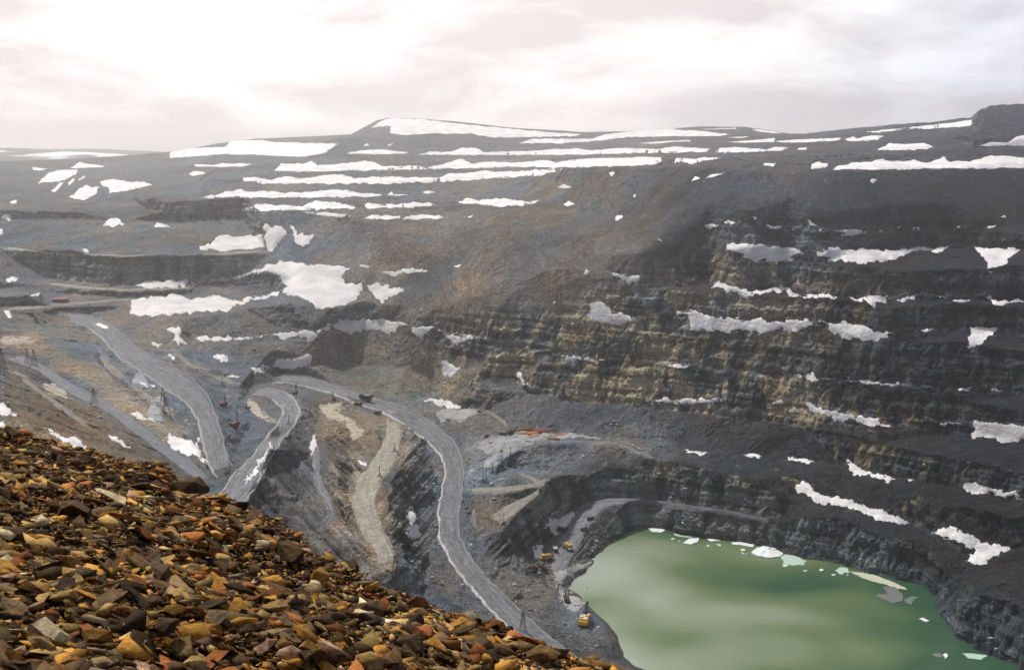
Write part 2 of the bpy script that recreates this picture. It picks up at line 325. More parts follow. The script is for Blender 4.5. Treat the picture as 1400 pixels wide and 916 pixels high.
# ================================================================ snow outlines (surveyed off enlarged crops; letters are crop origins)
ORG = {'A': (0,130), 'B': (460,130), 'C': (920,130), 'D': (0,400), 'E': (460,400), 'F': (920,400), 'G': (0,596), 'H': (460,596), 'I': (920,596)}
def outline(s):
    o = (0, 0); k = 1.0; P = []
    for t in s.split():
        if t[0].isalpha():
            if t[0] == 'P': o = (0, 0); k = 1.0
            else: o = ORG[t[0]]; k = 2.8625
        else:
            x, y = t.split(','); P.append((o[0]+float(x)/k, o[1]+float(y)/k))
    return P
TINY = 'small leftover snow patches on the pit benches'
BANDS = 'long snow bands along the upper benches'
SNOW = [
('A 665,225 740,208 880,205 905,180 1020,178 1060,185 1325,192 1270,228 1190,243 1110,240 1000,235 880,232 740,242 665,247', 'broad bright snowfield on the rounded hill beyond the left ends of the benches', 0),
('A 760,272 835,276 838,276 870,268 985,270 960,281 845,283 762,281', 'thin straight snow strip just below the hill snowfield at the left', 0),
('A 738,308 765,298 805,304 800,310 755,319', 'small lone snow oval below the thin strip under the left hill', 0),
('A 275,287 310,263 345,270 415,280 395,284 300,287', 'pointed snow patch highest on the hazy left upland', 0),
('A 125,283 185,290 160,296 130,294', 'faint flat snow sliver left of the pointed upland patch', 0),
('A 147,345 190,305 225,297 305,293 300,310 250,337', 'wedge shaped snow patch on the dark mound in the hazy upper left', 0),
('A 198,380 235,345 250,345 215,382', 'narrow slanting snow streak running down from the wedge shaped patch', 0),
('A 265,345 290,325 293,335 270,355', 'short slanting snow streak nearest the wedge shaped patch', 0),
('A 305,332 330,317 333,322 310,336', 'tiny slanting snow fleck right of the short streak', 0),
('A 267,405 330,355 390,362 370,395 325,411', 'triangular snow patch left of the winding bench road, upper left', 0),
('A 392,338 440,330 500,340 560,340 597,352 550,365 430,388 425,362 400,355', 'broad ragged snow patch above the curve of the winding bench road', 0),
('A 38,418 68,411 65,425 42,426', 'small snow dot near the left edge above the long bench road', 1),
('A 5,485 15,463 45,468 40,492', 'squarish snow patch at the far left edge of the upper bench', 0),
('A -10,520 5,520 12,545 -10,560', 'snow patch cut by the left edge of the view', 0),
('A 403,508 420,490 470,486 488,505 445,516', 'domed snow patch on the hazy left bench, left one of two', 0),
('A 598,515 615,503 650,505 668,517 610,520', 'domed snow patch on the hazy left bench, right one of two', 0),
('A 320,605 340,603 350,612 330,616', 'tiny snow fleck on the face above the long left bench road', 1),
('A 22,722 50,712 77,710 60,730 30,733', 'small snow patch below the eroded cone at the left wall foot', 0),
('A 112,788 135,778 160,776 150,788', 'small snow patch left of the red shed', 0),
('B 37,230 90,220 140,215 200,215 285,228 240,232 120,233', 'short left snow band of the topmost bench under the highest hill', 2),
('B 320,233 375,222 450,225 490,208 540,208 585,225 640,222 760,220 860,213 940,210 1000,218 1100,208 1250,213 1320,203 1374,205 C 0,205 145,212 130,225 60,225 0,226 B 1374,226 1200,228 1000,233 860,235 600,236 420,236', 'longest thin snow band right along the topmost bench', 2),
('A 1075,298 1100,268 1190,270 1220,258 1240,275 1300,272 B 0,272 110,260 140,262 180,280 300,278 350,285 430,268 490,250 530,270 600,262 700,265 830,255 860,265 960,250 1100,248 1200,243 1270,245 1275,262 1230,275 1080,280 890,285 760,282 600,286 400,290 150,295 0,298 A 1374,298 1200,300', 'thick scalloped snow band on the second bench from the top', 2),
('A 950,325 1000,320 1060,335 1110,320 1140,320 1180,330 1250,318 1290,312 1374,318 B 60,325 160,322 250,322 400,325 440,308 500,308 580,297 620,303 700,300 760,295 850,288 888,288 870,300 800,315 650,325 500,335 350,342 200,347 0,348 A 1200,348 1040,348 1000,340 955,342', 'rising snow band on the third bench from the top, meeting the thick band', 2),
('A 790,405 820,393 850,393 880,380 940,370 960,378 1060,375 1110,385 1240,378 1320,370 1374,378 B 40,372 100,385 175,390 165,400 0,400 A 1200,402 1050,403 1010,402 910,402 830,407', 'snow band with a peaked left end on the fourth bench from the top', 2),
('B 198,393 215,380 222,390 285,390 240,397', 'small snow fleck just right of the peaked band', 0),
('B 330,380 360,376 388,380 360,388', 'oval snow dab past the right end of the peaked band', 0),
('A 945,455 990,430 1140,432 1180,435 1240,415 1340,425 B 0,430 30,425 78,440 60,445 0,442 A 1200,450 1080,453', 'snow band on the fifth bench, its left half', 2),
('B 107,425 150,425 240,430 300,420 345,428 360,420 395,430 350,438 300,443 120,443', 'snow band on the fifth bench, its right half', 2),
('A 1185,457 1280,460 1374,470 B 30,465 60,478 0,477 A 1330,478 1250,470', 'thin snow sliver at the left end of the sixth bench', 2),
('B 112,485 130,470 190,472 250,475 252,486 150,487', 'short snow bar at the middle of the sixth bench', 2),
('B 260,485 270,475 400,470 418,483 300,488', 'short snow bar at the right end of the sixth bench', 2),
('B 470,418 520,403 560,415 620,403 690,410 740,418 795,412 770,428 700,433 630,438 580,428 490,428', 'ragged snow band alone in the middle of the upper wall', 0),
('B 865,362 890,350 922,365 890,368', 'small snow dab above the ragged lone band, to its right', 0),
('B 888,432 905,415 932,428 905,438', 'small snow dab level with the right tip of the ragged lone band', 0),
('B 1065,305 1085,300 1093,310 1075,318', 'small snow dab under the right end of the thick upper band', 0),
('B 512,480 535,468 525,483', 'tiny curved snow fleck right of the sixth bench bars', 1),
('B 118,540 150,540 130,544', 'tiny snow dash below the sixth bench bars', 1),
('B 135,130 190,95 230,92 320,95 440,108 540,120 700,135 850,148 960,155 930,163 740,165 620,167 520,153 390,152 250,158 210,150 215,122 170,125', 'brilliant snowfield draping the highest hill on the skyline', 0),
('B 715,190 770,172 1000,172 1050,155 1200,138 1340,133 C 0,137 100,140 225,155 190,160 60,163 0,162 B 1280,163 1150,165 1000,183 880,190', 'long skyline snowfield right of the highest hill', 0),
('B 105,200 120,190 130,200', 'tiny snow triangle under the highest hill, left one', 1),
('B 195,198 225,190 210,200', 'tiny snow triangle under the highest hill, right one', 1),
('B 1180,190 1280,182 1374,178 C 0,178 65,178 70,183 0,184 B 1250,192', 'thin snow line between skyline snowfield and topmost band', 0),
('C 165,225 185,210 250,205 370,215 400,203 450,205 440,213 380,222 260,226', 'snow band right of the gap in the topmost bench', 2),
('C 100,135 250,130 245,134 130,136', 'thin snow dash under the low rounded skyline swell', 0),
('C 305,135 345,137 430,150 400,152 330,143', 'slanting snow dash down the right flank of the skyline swell', 0),
('C 215,185 290,180 400,170 395,185 280,188', 'small snow band under the skyline swell', 0),
('C 210,167 300,163 270,170', 'tiny snow dash over the small band under the skyline swell', 1),
('C 400,182 480,175 580,172 660,170 650,180 500,187 430,187', 'narrow snow band on the top bench towards the right hill', 0),
('C 665,178 705,162 720,172 770,160 825,162 800,176 740,183', 'two peaked snow patch ending the narrow right band', 0),
('C 485,213 500,207 525,207 522,217', 'small snow square in the gap of the top right bench', 0),
('C 790,215 830,203 850,190 940,193 980,188 1020,205 990,213 880,217', 'lens shaped snow patch on the dark upper right bench', 0),
('C 755,145 820,138 880,132 1000,120 1100,108 1178,97 1165,122 1060,130 900,137 800,148', 'rising snow strip under the skyline left of the dark round mound', 0),
('C 625,290 650,275 720,265 770,262 820,250 850,262 900,262 945,252 970,262 1010,262 1060,243 1085,262 1120,255 1160,262 1240,238 1290,240 1374,247 1420,250 1420,285 1374,285 1200,290 950,292 700,291', 'long thick snow band along the rim bench at the upper right', 0),
('C 1195,203 1240,185 1310,190 1345,163 1374,160 1420,158 1420,200 1330,200', 'snow patch at the foot of the dark round mound', 0),
('C 540,288 545,270 575,262 585,270 612,268 600,282 560,290', 'small ragged snow patch left of the long thick rim band', 0),
('C 352,278 360,268 403,268 395,282', 'small oblong snow patch on the rim, far left of the long thick band', 0),
('C 28,262 45,247 90,252 120,245 187,247 150,258 70,270', 'jagged snow streak on the rim near its middle', 0),
('B 1343,262 1352,248 C 10,248 5,268', 'small snow piece left of the jagged rim streak', 0),
('C 73,340 85,320 110,325', 'small snow chip under the middle rim, lower left one', 1),
('C 128,325 150,310 200,305 190,313 150,322', 'thin snow dash under the middle rim', 1),
('C 768,340 775,330 800,332 785,350', 'lone snow chip on the smooth dark slope at the upper right', 0),
('C 120,508 150,505 183,508 170,520 135,524', 'small oval snow patch left on the broken bench line', 0),
('C 197,503 215,487 243,500 225,510', 'small arrow shaped snow patch on the broken bench line', 0),
('C 283,482 305,475 325,478 350,505 320,497', 'curved snow patch on the broken bench line above the big pair', 0),
('C 358,512 410,513 452,518 430,528 385,535', 'flat snow patch directly above the left one of the big pair', 0),
('C 517,498 530,492 570,515 610,528 650,525 760,530 740,545 705,552 640,540 600,540 560,522 530,515', 'tadpole shaped snow patch above the right one of the big pair', 0),
('C 800,528 830,529 815,534', 'tiny snow dash on the dark right bench line', 1),
('C 875,520 890,514 912,520 900,526', 'tiny snow fleck on the dark right bench line', 1),
('C 935,520 970,518 965,530 945,532', 'small snow dot on the dark right bench line', 1),
('C 1105,518 1120,513 1140,525 1120,533 1108,530', 'small snow dot farther right on the dark bench line', 1),
('C 1222,520 1240,512 1270,506 1250,520 1235,523', 'small snow dash nearest the triangle on the dark bench line', 1),
('C 1282,477 1300,472 1305,482', 'tiny snow fleck high on the dark right face', 1),
('C 210,582 280,578 340,587 430,597 520,608 495,625 450,650 410,663 370,648 320,655 290,640 240,618 210,618', 'big snow slab with a square left end, left one of the wall pair', 0),
('C 550,612 600,608 630,595 660,605 740,603 840,608 900,605 940,603 960,597 1000,600 1040,600 1083,590 1060,612 1030,618 990,605 930,612 880,640 820,650 750,664 690,650 650,648 560,640 552,625', 'big tapering snow slab, right one of the wall pair', 0),
('C 1185,593 1280,600 1357,602 1320,640 1290,672 1245,690 1225,670 1220,645 1200,615', 'downward pointing snow triangle, upper one near the right edge', 0),
('C 148,742 175,732 215,733 245,750 320,772 380,757 420,745 460,750 475,778 530,783 570,780 600,775 650,795 600,792 530,793 470,790 445,770 370,775 320,785 270,787 220,770 160,755', 'long thin wavy snow strip on the middle bench of the right wall', 0),
('C 680,793 750,800 765,783 800,785 855,787 840,800 775,825 755,808 700,803', 'snow patch with a drooping tip right of the long wavy strip', 0),
('C 877,795 915,793 950,780 955,795 900,808 880,803', 'small snow patch right of the drooping one', 0),
('C 1040,792 1075,793 1070,797', 'tiny snow dash right of the drooping patch', 1),
('C 1088,802 1130,803 1165,805 1150,812 1095,807', 'thin snow line on the dark middle bench at the right', 0),
('C 1198,778 1215,768 1240,775 1250,800 1290,805 1335,800 1420,808 1420,813 1330,812 1290,825 1262,834 1245,815 1232,785', 'hook shaped snow patch near the right edge between two triangles', 0),
('F 10,75 60,68 110,70 120,90 200,100 300,107 350,98 380,115 440,112 455,100 500,108 580,113 600,118 540,135 490,155 430,145 370,165 290,155 230,150 180,157 130,148 95,158 65,155 60,120 55,90 20,95', 'widest snow slab on the lower bench of the right wall', 0),
('F 603,118 660,115 740,128 790,150 870,158 840,170 800,193 740,190 680,180 620,160', 'pointed snow slab touching the right tip of the widest slab', 0),
('F 975,150 990,143 1020,140 985,158', 'small snow chip right of the pointed slab', 1),
('F 1162,133 1220,140 1278,138 1240,170 1215,195 1160,227 1143,210 1160,190', 'downward pointing snow triangle, lower one near the right edge', 0),
('F 420,312 470,318 520,325 545,312 560,333 650,342 700,348 760,345 800,352 840,357 890,348 910,355 850,365 780,357 700,358 640,345 560,345 500,338', 'ribbon of snow at the foot of the blue grey cliff, right wall', 0),
('F 330,320 375,330 350,332', 'tiny snow sliver left of the snow ribbon under the blue grey cliff', 1),
('F 1035,347 1070,353 1050,355', 'tiny snow sliver right of the snow ribbon under the blue grey cliff', 1),
('F 1115,375 1145,370 1180,375 1130,385', 'small flat snow patch under the dark cliff at the right', 1),
('F 1195,365 1240,372 1310,390 1280,388 1220,377', 'thin slanting snow line under the dark cliff at the right', 0),
('E 1215,425 1260,420 1285,408 1320,425 F 50,418 110,415 185,415 210,432 160,437 90,443 0,440 E 1300,442', 'flat snow strip in front of the ochre cliffs, middle of the wall', 0),
('F 372,437 395,433 405,418 425,430 450,432 430,447 415,452 395,443', 'splayed little snow patch between the flat strip and the sickle', 0),
('F 503,430 530,420 560,450 620,460 700,475 780,490 848,515 775,527 700,500 650,500 590,475 540,475', 'sickle shaped snow patch at the foot of the tan cliff', 0),
('F 1035,513 1080,508 1130,510 1060,520', 'thin snow line left of the large snow patch at the right edge', 0),
('F 1160,500 1230,505 1290,510 1374,520 1430,530 1430,590 1374,580 1290,592 1230,565 1190,575 1165,565 1180,530', 'large bluish snow patch at the right edge on the dark wall', 0),
('F 45,615 90,618 140,628 110,635 60,628', 'thin snow lens at the foot of the lowest ochre cliff, first from left', 0),
('F 270,632 310,632 350,640 340,648 280,640', 'thin snow lens at the foot of the lowest ochre cliff, second from left', 0),
('F 443,640 500,645 548,665 500,662 460,655', 'thin snow lens at the foot of the lowest ochre cliff, third from left', 0),
('F 672,658 700,665 760,700 820,710 865,725 840,738 765,710 735,722 700,700', 'curved snow patch under the right end of the lowest ochre cliff', 0),
('F 915,722 942,730 925,736', 'tiny snow chip right of the curved patch under the lowest cliff', 1),
('F 473,748 510,740 540,760 570,790 650,800 720,820 800,850 880,875 935,900 880,903 800,885 730,850 620,830 545,815 515,785 485,785', 'long diagonal snow tongue sloping down above the lake', 0),
('F 1127,745 1170,742 1230,760 1290,775 1374,790 1430,800 1430,806 1300,800 1240,787 1170,795 1145,775', 'thin bluish snow tongue low on the wall at the right edge', 0),
('I 1003,370 1060,360 1110,362 1180,395 1240,420 1320,428 1290,455 1220,490 1175,500 1150,490 1180,455 1175,440 1110,415 1050,395', 'boot shaped snow patch in the gully above the right end of the lake', 0),
('A 1050,665 1100,650 1200,658 1280,665 1374,672 B 55,675 20,705 30,738 100,740 105,765 90,780 70,800 20,825 A 1374,812 1320,825 1300,838 1240,830 1180,790 1110,780 1115,740 1075,700 1040,690 960,715 880,733 820,728 870,722 960,700 1020,680', 'largest ragged snowfield with a long left arm on the left wall', 0),
('B 125,750 160,730 200,750 273,755 240,785 200,790 180,815 160,800 140,780 122,765', 'ragged snow patch right of the largest snowfield', 0),
('A 530,742 570,725 620,728 700,725 770,718 720,750 640,755 590,757', 'flat snow patch on the narrow bench above the long grey snowfield', 0),
('A 512,800 560,798 600,790 640,793 670,778 720,790 760,800 820,780 900,800 940,805 1010,785 1080,770 1100,775 1060,795 1010,800 930,820 880,848 800,850 740,853 650,862 590,872 530,862 512,850', 'long grey snowfield on the lower left bench beyond the haul road', 0),
('A 780,595 830,578 860,552 930,555 1000,548 1035,550 1045,540 1030,520 1035,505 1070,518 1080,508 1123,535 1100,560 1075,600 1060,613 1040,600 960,610 880,612 820,603 800,612', 'wing shaped snowfield high on the left wall', 0),
('A 1135,508 1150,510 1165,545 1230,550 1200,585 1180,598 1160,580 1150,550', 'hooked snow patch just right of the wing shaped snowfield', 0),
('B 183,695 260,685 320,680 355,688 330,697 270,695 220,705', 'thin snow streak under a rocky ledge right of the largest snowfield', 0),
('B 88,672 110,665 130,675 120,680', 'tiny snow fleck over the ragged patch by the largest snowfield', 1),
('B 460,670 490,662 480,677', 'tiny lone snow fleck in the middle of the brown scree', 1),
('B 965,700 975,685 990,687 975,705', 'tiny snow fleck left of the pennant shaped patch', 1),
('B 1050,693 1075,693 1120,705 1150,710 1205,705 1170,730 1145,745 1130,725 1110,722 1090,708', 'pennant shaped snow patch on the brown scree', 0),
('B 990,808 1035,812 1060,825 1075,850 1130,857 1155,880 1150,895 1100,907 1040,897 1005,880 980,868 995,850', 'shoe shaped snow patch below the pennant on the brown scree', 0),
('B 845,812 860,806 852,818', 'tiny snow fleck left of the shoe shaped patch', 1),
('B 1090,475 1115,470 1120,480 1095,495', 'small snow chip on the streaky upper scree', 1),
('B 1160,395 1175,388 1168,403', 'tiny snow chip highest on the streaky scree', 1),
('B 1255,568 1265,562 1275,573', 'tiny snow chip lowest on the streaky scree', 1),
('D 758,180 785,165 830,180 890,175 960,178 1040,168 1120,158 1200,150 1240,155 1290,125 1374,105 E 50,108 130,105 200,108 278,120 200,163 160,140 100,155 50,160 0,150 D 1340,150 1300,135 1250,170 1215,195 1170,172 1100,180 1040,162 960,185 900,180 840,195 780,190', 'long winding snow band across the left wall above the striped mounds', 0),
('E 293,130 330,135 395,138 330,180 300,160', 'small snow trapezoid right of the long winding band', 0),
('E 400,140 430,160 490,170 550,180 490,205 430,190', 'small sharp snow wedge at the left end of the tan cliffs', 0),
('E 412,270 430,265 445,280 483,292 470,320 445,335 415,320', 'upright snow patch on the fan of scree above the main haul road', 0),
('E 697,318 715,312 730,340 757,358 740,367 715,345', 'short curved snow streak beside the tan cliff steps', 0),
('E 720,220 740,215 780,228 830,223 850,240 910,247 1000,258 1045,268 1030,277 960,272 900,262 830,235 780,237', 'thin snow line on the ledge under the pale tan cliffs', 0),
('E 1275,268 1310,280 1374,290 F 70,290 40,297 E 1340,297 1300,287', 'short thin snow line farther right under the pale tan cliffs', 0),
('E 345,425 380,418 420,420 490,438 470,446 400,445', 'flat dirty white patch by the cliff toe beside the main haul road', 0),
('D 650,143 700,138 710,175 728,197 710,208 685,195 675,160', 'upright triangular snow patch at the toe of the left wall', 0),
('D 583,197 610,192 635,203 615,212', 'small snow oval left of the upright triangular patch', 0),
('D 655,240 665,238 685,260 675,262', 'tiny snow streak below the upright triangular patch', 1),
('D 840,248 870,235 895,245 890,270 865,278', 'small snow pocket beside the dark mound by the haul roads', 0),
('D 1060,285 1100,250 1150,262 1200,240 1215,235 1213,285 1150,298 1080,300', 'snow patch at the left wall toe next to the scree fan', 0),
('D 990,298 1030,287 1055,285 1040,310 995,315', 'small snow patch left of the one by the scree fan', 0),
('D 885,330 935,323 940,330 890,337', 'thin snow dash near the top bend of the haul road', 1),
('D 8,68 35,73 53,90 40,95 15,82', 'small snow oval on the dark mound at the left edge', 0),
('D 660,550 700,570 745,585 765,580 775,560 785,620 800,650 845,680 830,682 780,650 760,630 735,640 680,610 655,590', 'bright snow patch hugging the left haul road above the junction', 0),
('D 505,470 540,465 565,488 620,500 600,505 545,497 520,487', 'small bright snow patch at the edge of the grey pond', 0),
('D 160,525 200,535 240,560 310,570 340,610 372,632 350,648 310,640 270,600 230,570', 'bright snow strip just behind the foreground stones at the left', 0),
('D -10,430 10,430 30,450 60,480 20,485 -20,470', 'bright snow patch at the left edge above the foreground stones', 0),
('D -10,503 20,505 18,540 -10,540', 'small snow block at the left edge touching the foreground stones', 0),
('D 420,558 450,557 480,580 510,618 480,605', 'small slanting snow patch on the brown slope behind the foreground', 0),
('D 345,112 380,120 425,135 435,155 465,180 440,168 415,150 380,132', 'narrow bright snow streak down the middle of the upper left haul road', 0),
('D 535,350 560,345 610,365 570,370', 'small snow rim at the upper grey pond', 0),
('H 275,300 300,280 310,320 325,360 337,378 305,405 280,390 282,345', 'upright snow patch in the dark cut beside the main haul road', 0),
('H 820,350 850,325 900,305 930,292 940,310 900,360 860,388 835,380', 'snow patch beside the ramp above the machines', 0),
('H 775,440 795,422 812,440 800,478 785,470', 'small snow patch at the foot of the dark cut near the machines', 0),
('H 88,98 120,105 115,125 95,120', 'small snow patch in the gully left of the cream dirt track', 0),
('P 424,598 431,596 432,622 427,624', 'pale snow sheet on the head of the narrow ramp', 0),
('P 345,640 362,615 372,600 377,603 371,618 358,640 350,655 335,668 332,660', 'trampled whitish slush across the right haul road above the junction', 0),
]
SNOWP = [(outline(s), l, g) for s, l, g in SNOW]
# ================================================================ terrain mesh
flat_polys = []
for v in list(ROADS.values()):
    flat_polys.append([(a, b) for a, b, c, d, e in v]+[(c, d) for a, b, c, d, e in reversed(v)])
M_road = poly_mask(flat_polys, 2); M_snow = poly_mask([p for p, l, g in SNOWP], 1)
M_lake = poly_mask([SHORE], 3)
cols = np.concatenate([np.arange(-250, -12, 4.5), np.arange(-12, 1412, 1.15), np.arange(1412, 1646, 4.5)])
NR = 900
s_ = np.linspace(0, 1, NR)**1.06
YB = 1100.0
PX, S = np.meshgrid(cols, s_); YT = ytop(PX); PY = YT+S*(YB-YT)
wv = samp(Wm, PX, PY); base = world(PX, PY, 1/wv); D0 = 1/wv
flatm = np.clip(samp(np.clip(M_road+M_snow*.75, 0, 1), PX, PY), 0, 1); lakem = samp(M_lake, PX, PY)
# outlines of crests and toes get a natural raggedness: look the surface up slightly off
wob = (1-flatm)*(1-lakem)*np.clip((2600-D0)/1200, 0.15, 1)*sstep(0, .05, S)
bx, by, bz = base[..., 0], base[..., 1], base[..., 2]
a1 = fbm(bx/34, by/34, bz/60, 3, 4); a2 = fbm(bx/26, by/26, bz/40, 9, 4)
PXw = PX+wob*5.5*a1*FPX/D0; PYw = np.maximum(PY+wob*2.8*a2*FPX/D0, YT)
wv2 = samp(Wm, PXw, PYw)
# keep depth monotone after the warp
for r_ in range(NR-2, -1, -1): wv2[r_] = np.minimum(wv2[r_], wv2[r_+1]*(1-2e-4))
base = world(PX, PY, 1/wv2); D0 = 1/wv2
def normals(P):
    du = np.gradient(P, axis=1); dv = np.gradient(P, axis=0)
    n = np.cross(dv, du); n /= np.maximum(np.linalg.norm(n, axis=-1, keepdims=True), 1e-9)
    n[n[..., 2] < 0] *= -1; return n
N = normals(base)
for q in range(3): N[..., q] = blur(N[..., q], 1)
N /= np.linalg.norm(N, axis=-1, keepdims=True)
steep = np.degrees(np.arccos(np.clip(N[..., 2], -1, 1)))
scree_m = np.clip(samp(poly_mask([[(470,300),(560,285),(800,235),(905,235),(960,240),(970,330),(900,385),(830,395),(760,430),(690,425),(640,432),(560,436),(470,410),(440,370)],[(430,455),(560,450),(650,505),(600,560),(420,515)],[(960,236),(1650,236),(1650,300),(1300,304),(960,298)]], 12), PX, PY), 0, 1)
cliff = sstep(45, 54, steep)*(1-flatm)*(1-.88*scree_m)
cliff = np.clip(blur(cliff, 1)*1.2, 0, 1)
bx, by, bz = base[..., 0], base[..., 1], base[..., 2]
far = np.clip((2400-D0)/1000, .25, 1)
# buttresses and gullies on the cliffs, rills on the scree, lumps everywhere
rib = np.abs(fbm(bx/17, by/17, bz/70, 21, 4))*2-.45
rib2 = fbm(bx/6, by/6, bz/22, 31, 3)
lay = fbm(bx/60, by/60, bz/4.5, 41, 3)
lump = fbm(bx/30, by/30, bz/30, 51, 5); fine = fbm(bx/5.5, by/5.5, bz/5.5, 61, 4)
# rills run straight down the fall line: noise in the horizontal direction across the slope
hx, hy = N[..., 0], N[..., 1]
ang = np.arctan2(blur(hy, 14), blur(hx, 14)); tcoord = -np.sin(ang)*bx+np.cos(ang)*by
rill = fbm(tcoord/7.5, bz/90, None, 71, 3)
rillm = sstep(22, 34, steep)*(1-cliff)
crag = 1-np.abs(fbm(bx/9+a1*1.5, by/9, bz/30, 151, 3))*5; crag = np.clip(crag, 0, 1)
disp = cliff*(-crag*2.2+rib*3.6+rib2*2.6+lay*3.2)+(1-cliff)*(lump*2.8+fine*1.5)+rillm*rill*1.6
def rg(pts, soft=8): return samp(poly_mask([pts], soft), PX, PY)
striA = rg([(385,590),(425,600),(450,700),(500,770),(470,800),(400,760),(320,720),(350,660)])+rg([(150,470),(210,500),(250,540),(262,600),(200,560),(120,500)])*.6+rg([(440,590),(500,600),(500,700),(520,780),(470,760),(450,660)])*.8
striB = rg([(565,590),(600,600),(600,680),(585,780),(530,740),(520,690),(540,640)])+rg([(770,640),(820,660),(790,710),(740,760),(680,770),(640,740),(700,715)])*.7
nA = fbm((PX-PY)/6.5, (PX+PY)/70., None, 301, 3); nB = fbm((PX*1.1+PY)/6.0, (PX-PY)/60., None, 305, 3)
stri = striA*nA+striB*nB; disp = disp+stri*3.2
disp *= 1-.55*scree_m
disp *= (1-.93*np.clip(flatm, 0, 1))*(1-.6*lakem)*far
disp = np.where(bz < 2, disp*.35, disp)
surf = base+N*disp[..., None]
Pfin = surf.copy()
# smoothed copy for the things that lie on the ground
Psm = Pfin.copy()
for q in range(3): Psm[..., q] = blur(Pfin[..., q], 2)
def gidx(px, py):
    px = np.asarray(px, float); py = np.asarray(py, float)
    i = np.interp(px, cols, np.arange(len(cols))); yt = ytop(px)
    s = np.clip((py-yt)/(YB-yt), 0, 1); j = np.interp(s, s_, np.arange(NR))
    return np.clip(i, 0, len(cols)-1.001), np.clip(j, 0, NR-1.001)
def onmap(A, px, py):
    x, y = gidx(px, py); i = x.astype(int); j = y.astype(int); fx = x-i; fy = y-j
    if A.ndim == 3: fx = fx[..., None]; fy = fy[..., None]
    return (A[j, i]*(1-fx)+A[j, i+1]*fx)*(1-fy)+(A[j+1, i]*(1-fx)+A[j+1, i+1]*fx)*fy
def at(px, py):                              # ground point seen at a place of the photograph
    return Vector([float(q) for q in onmap(Psm, np.array([px]), np.array([py]))[0]])

# ---- geology: what the ground is made of (mottled, with wall and gully shade darkened in)
def region(pts, soft=10): return samp(poly_mask([pts], soft), PX+a1*26, PY+a2*20)
col = np.zeros(PX.shape+(3,)); col[:] = (.156, .159, .163)
def paint(mask, c, amt=1.0):
    global col
    m = np.clip(mask*amt, 0, 1)[..., None]; col = col*(1-m)+np.array(c)*m
big = fbm(bx/90, by/90, bz/90, 81, 4)
paint(region([(-260,190),(620,190),(560,330),(300,340),(-260,345)], 20), (.125,.135,.140), .8)
paint(region([(440,300),(800,235),(930,240),(960,370),(930,430),(780,440),(600,500),(450,540),(380,480),(560,400)], 40), (.172,.155,.135), .85)
paint(region([(560,380),(760,360),(900,380),(860,430),(700,470),(600,470)], 26), (.205,.170,.142), .75)
paint(region([(430,450),(600,460),(640,520),(600,560),(420,515)], 10), (.235,.215,.165), .95)
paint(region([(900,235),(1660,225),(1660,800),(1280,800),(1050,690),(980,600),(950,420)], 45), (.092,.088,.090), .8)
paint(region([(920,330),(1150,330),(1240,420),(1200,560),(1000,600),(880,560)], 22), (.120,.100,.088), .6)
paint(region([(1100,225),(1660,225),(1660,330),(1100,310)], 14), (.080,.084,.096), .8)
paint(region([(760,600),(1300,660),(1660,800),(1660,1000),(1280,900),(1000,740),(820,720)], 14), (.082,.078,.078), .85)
# slopes left: tan and brown spoil
paint(region([(0,455),(60,458),(120,495),(215,545),(262,600),(285,640),(235,612),(150,552),(60,492),(0,478)], 4), (.32,.255,.18), .95)
paint(region([(0,500),(60,520),(140,575),(215,620),(260,665),(230,690),(120,640),(0,600)], 5), (.205,.150,.095), .95)
paint(region([(0,575),(120,600),(220,650),(300,700),(200,720),(0,650)], 4), (.27,.225,.16), .8)
paint(region([(-10,425),(230,425),(250,500),(170,480),(60,455),(-10,450)], 6), (.21,.205,.185), .7)
paint(region([(0,482),(55,490),(140,550),(60,530),(0,500)], 5), (.115,.13,.155), .9)
paint(region([(380,590),(420,590),(440,720),(420,760),(330,720)], 6), (.125,.132,.135), .8)
paint(region([(430,545),(500,545),(512,590),(520,640),(500,700),(470,740),(440,690),(455,620)], 6), (.27,.225,.165), .8)
paint(region([(498,555),(560,570),(580,600),(540,650),(520,700),(560,790),(500,780),(480,690)], 6), (.30,.255,.19), .8)
paint(region([(640,585),(900,585),(960,640),(900,620),(700,650),(650,700),(630,660)], 6), (.26,.265,.265), .75)
paint(region([(640,672),(760,660),(740,690),(700,712),(660,740),(630,720)], 5), (.19,.165,.135), .8)
paint(region([(700,755),(800,770),(800,880),(740,850),(655,760)], 5), (.215,.19,.16), .7)
paint(region([(748,780),(800,790),(830,860),(800,885),(760,840)], 4), (.20,.205,.215), .8)
# cliffs: bedded blue grey rock with weathered ochre panels
jn = fbm(bx/15, by/15, bz/80, 91, 4)
ochre = sstep(-.05, .05, jn+.22*fbm(bx/45, by/45, bz/30, 95, 3)+.02)
inoch = region([(640,440),(820,440),(1100,520),(1250,570),(1260,690),(1100,680),(820,610),(700,560),(620,520)], 12)
inoch2 = region([(900,350),(1250,370),(1250,480),(900,470),(740,440)], 16)
ccol = np.zeros_like(col); ccol[:] = (.20,.215,.205); dk = np.array((.060,.068,.076))
t_ = sstep(-.1, .35, fbm(bx/12, by/12, bz/35, 99, 4))[..., None]; ccol = ccol*(1-t_)+dk*t_
m_ = (ochre*np.clip(inoch*1.3+inoch2*.45, 0, 1))[..., None]
oc2 = sstep(-.1, .2, fbm(bx/22, by/22, bz/60, 103, 3))[..., None]
ccol = ccol*(1-m_)+m_*(np.array((.58,.48,.31))*(1-oc2)+np.array((.46,.34,.21))*oc2)
rdark = region([(1120,300),(1660,280),(1660,820),(1270,790),(1120,690)], 26)[..., None]
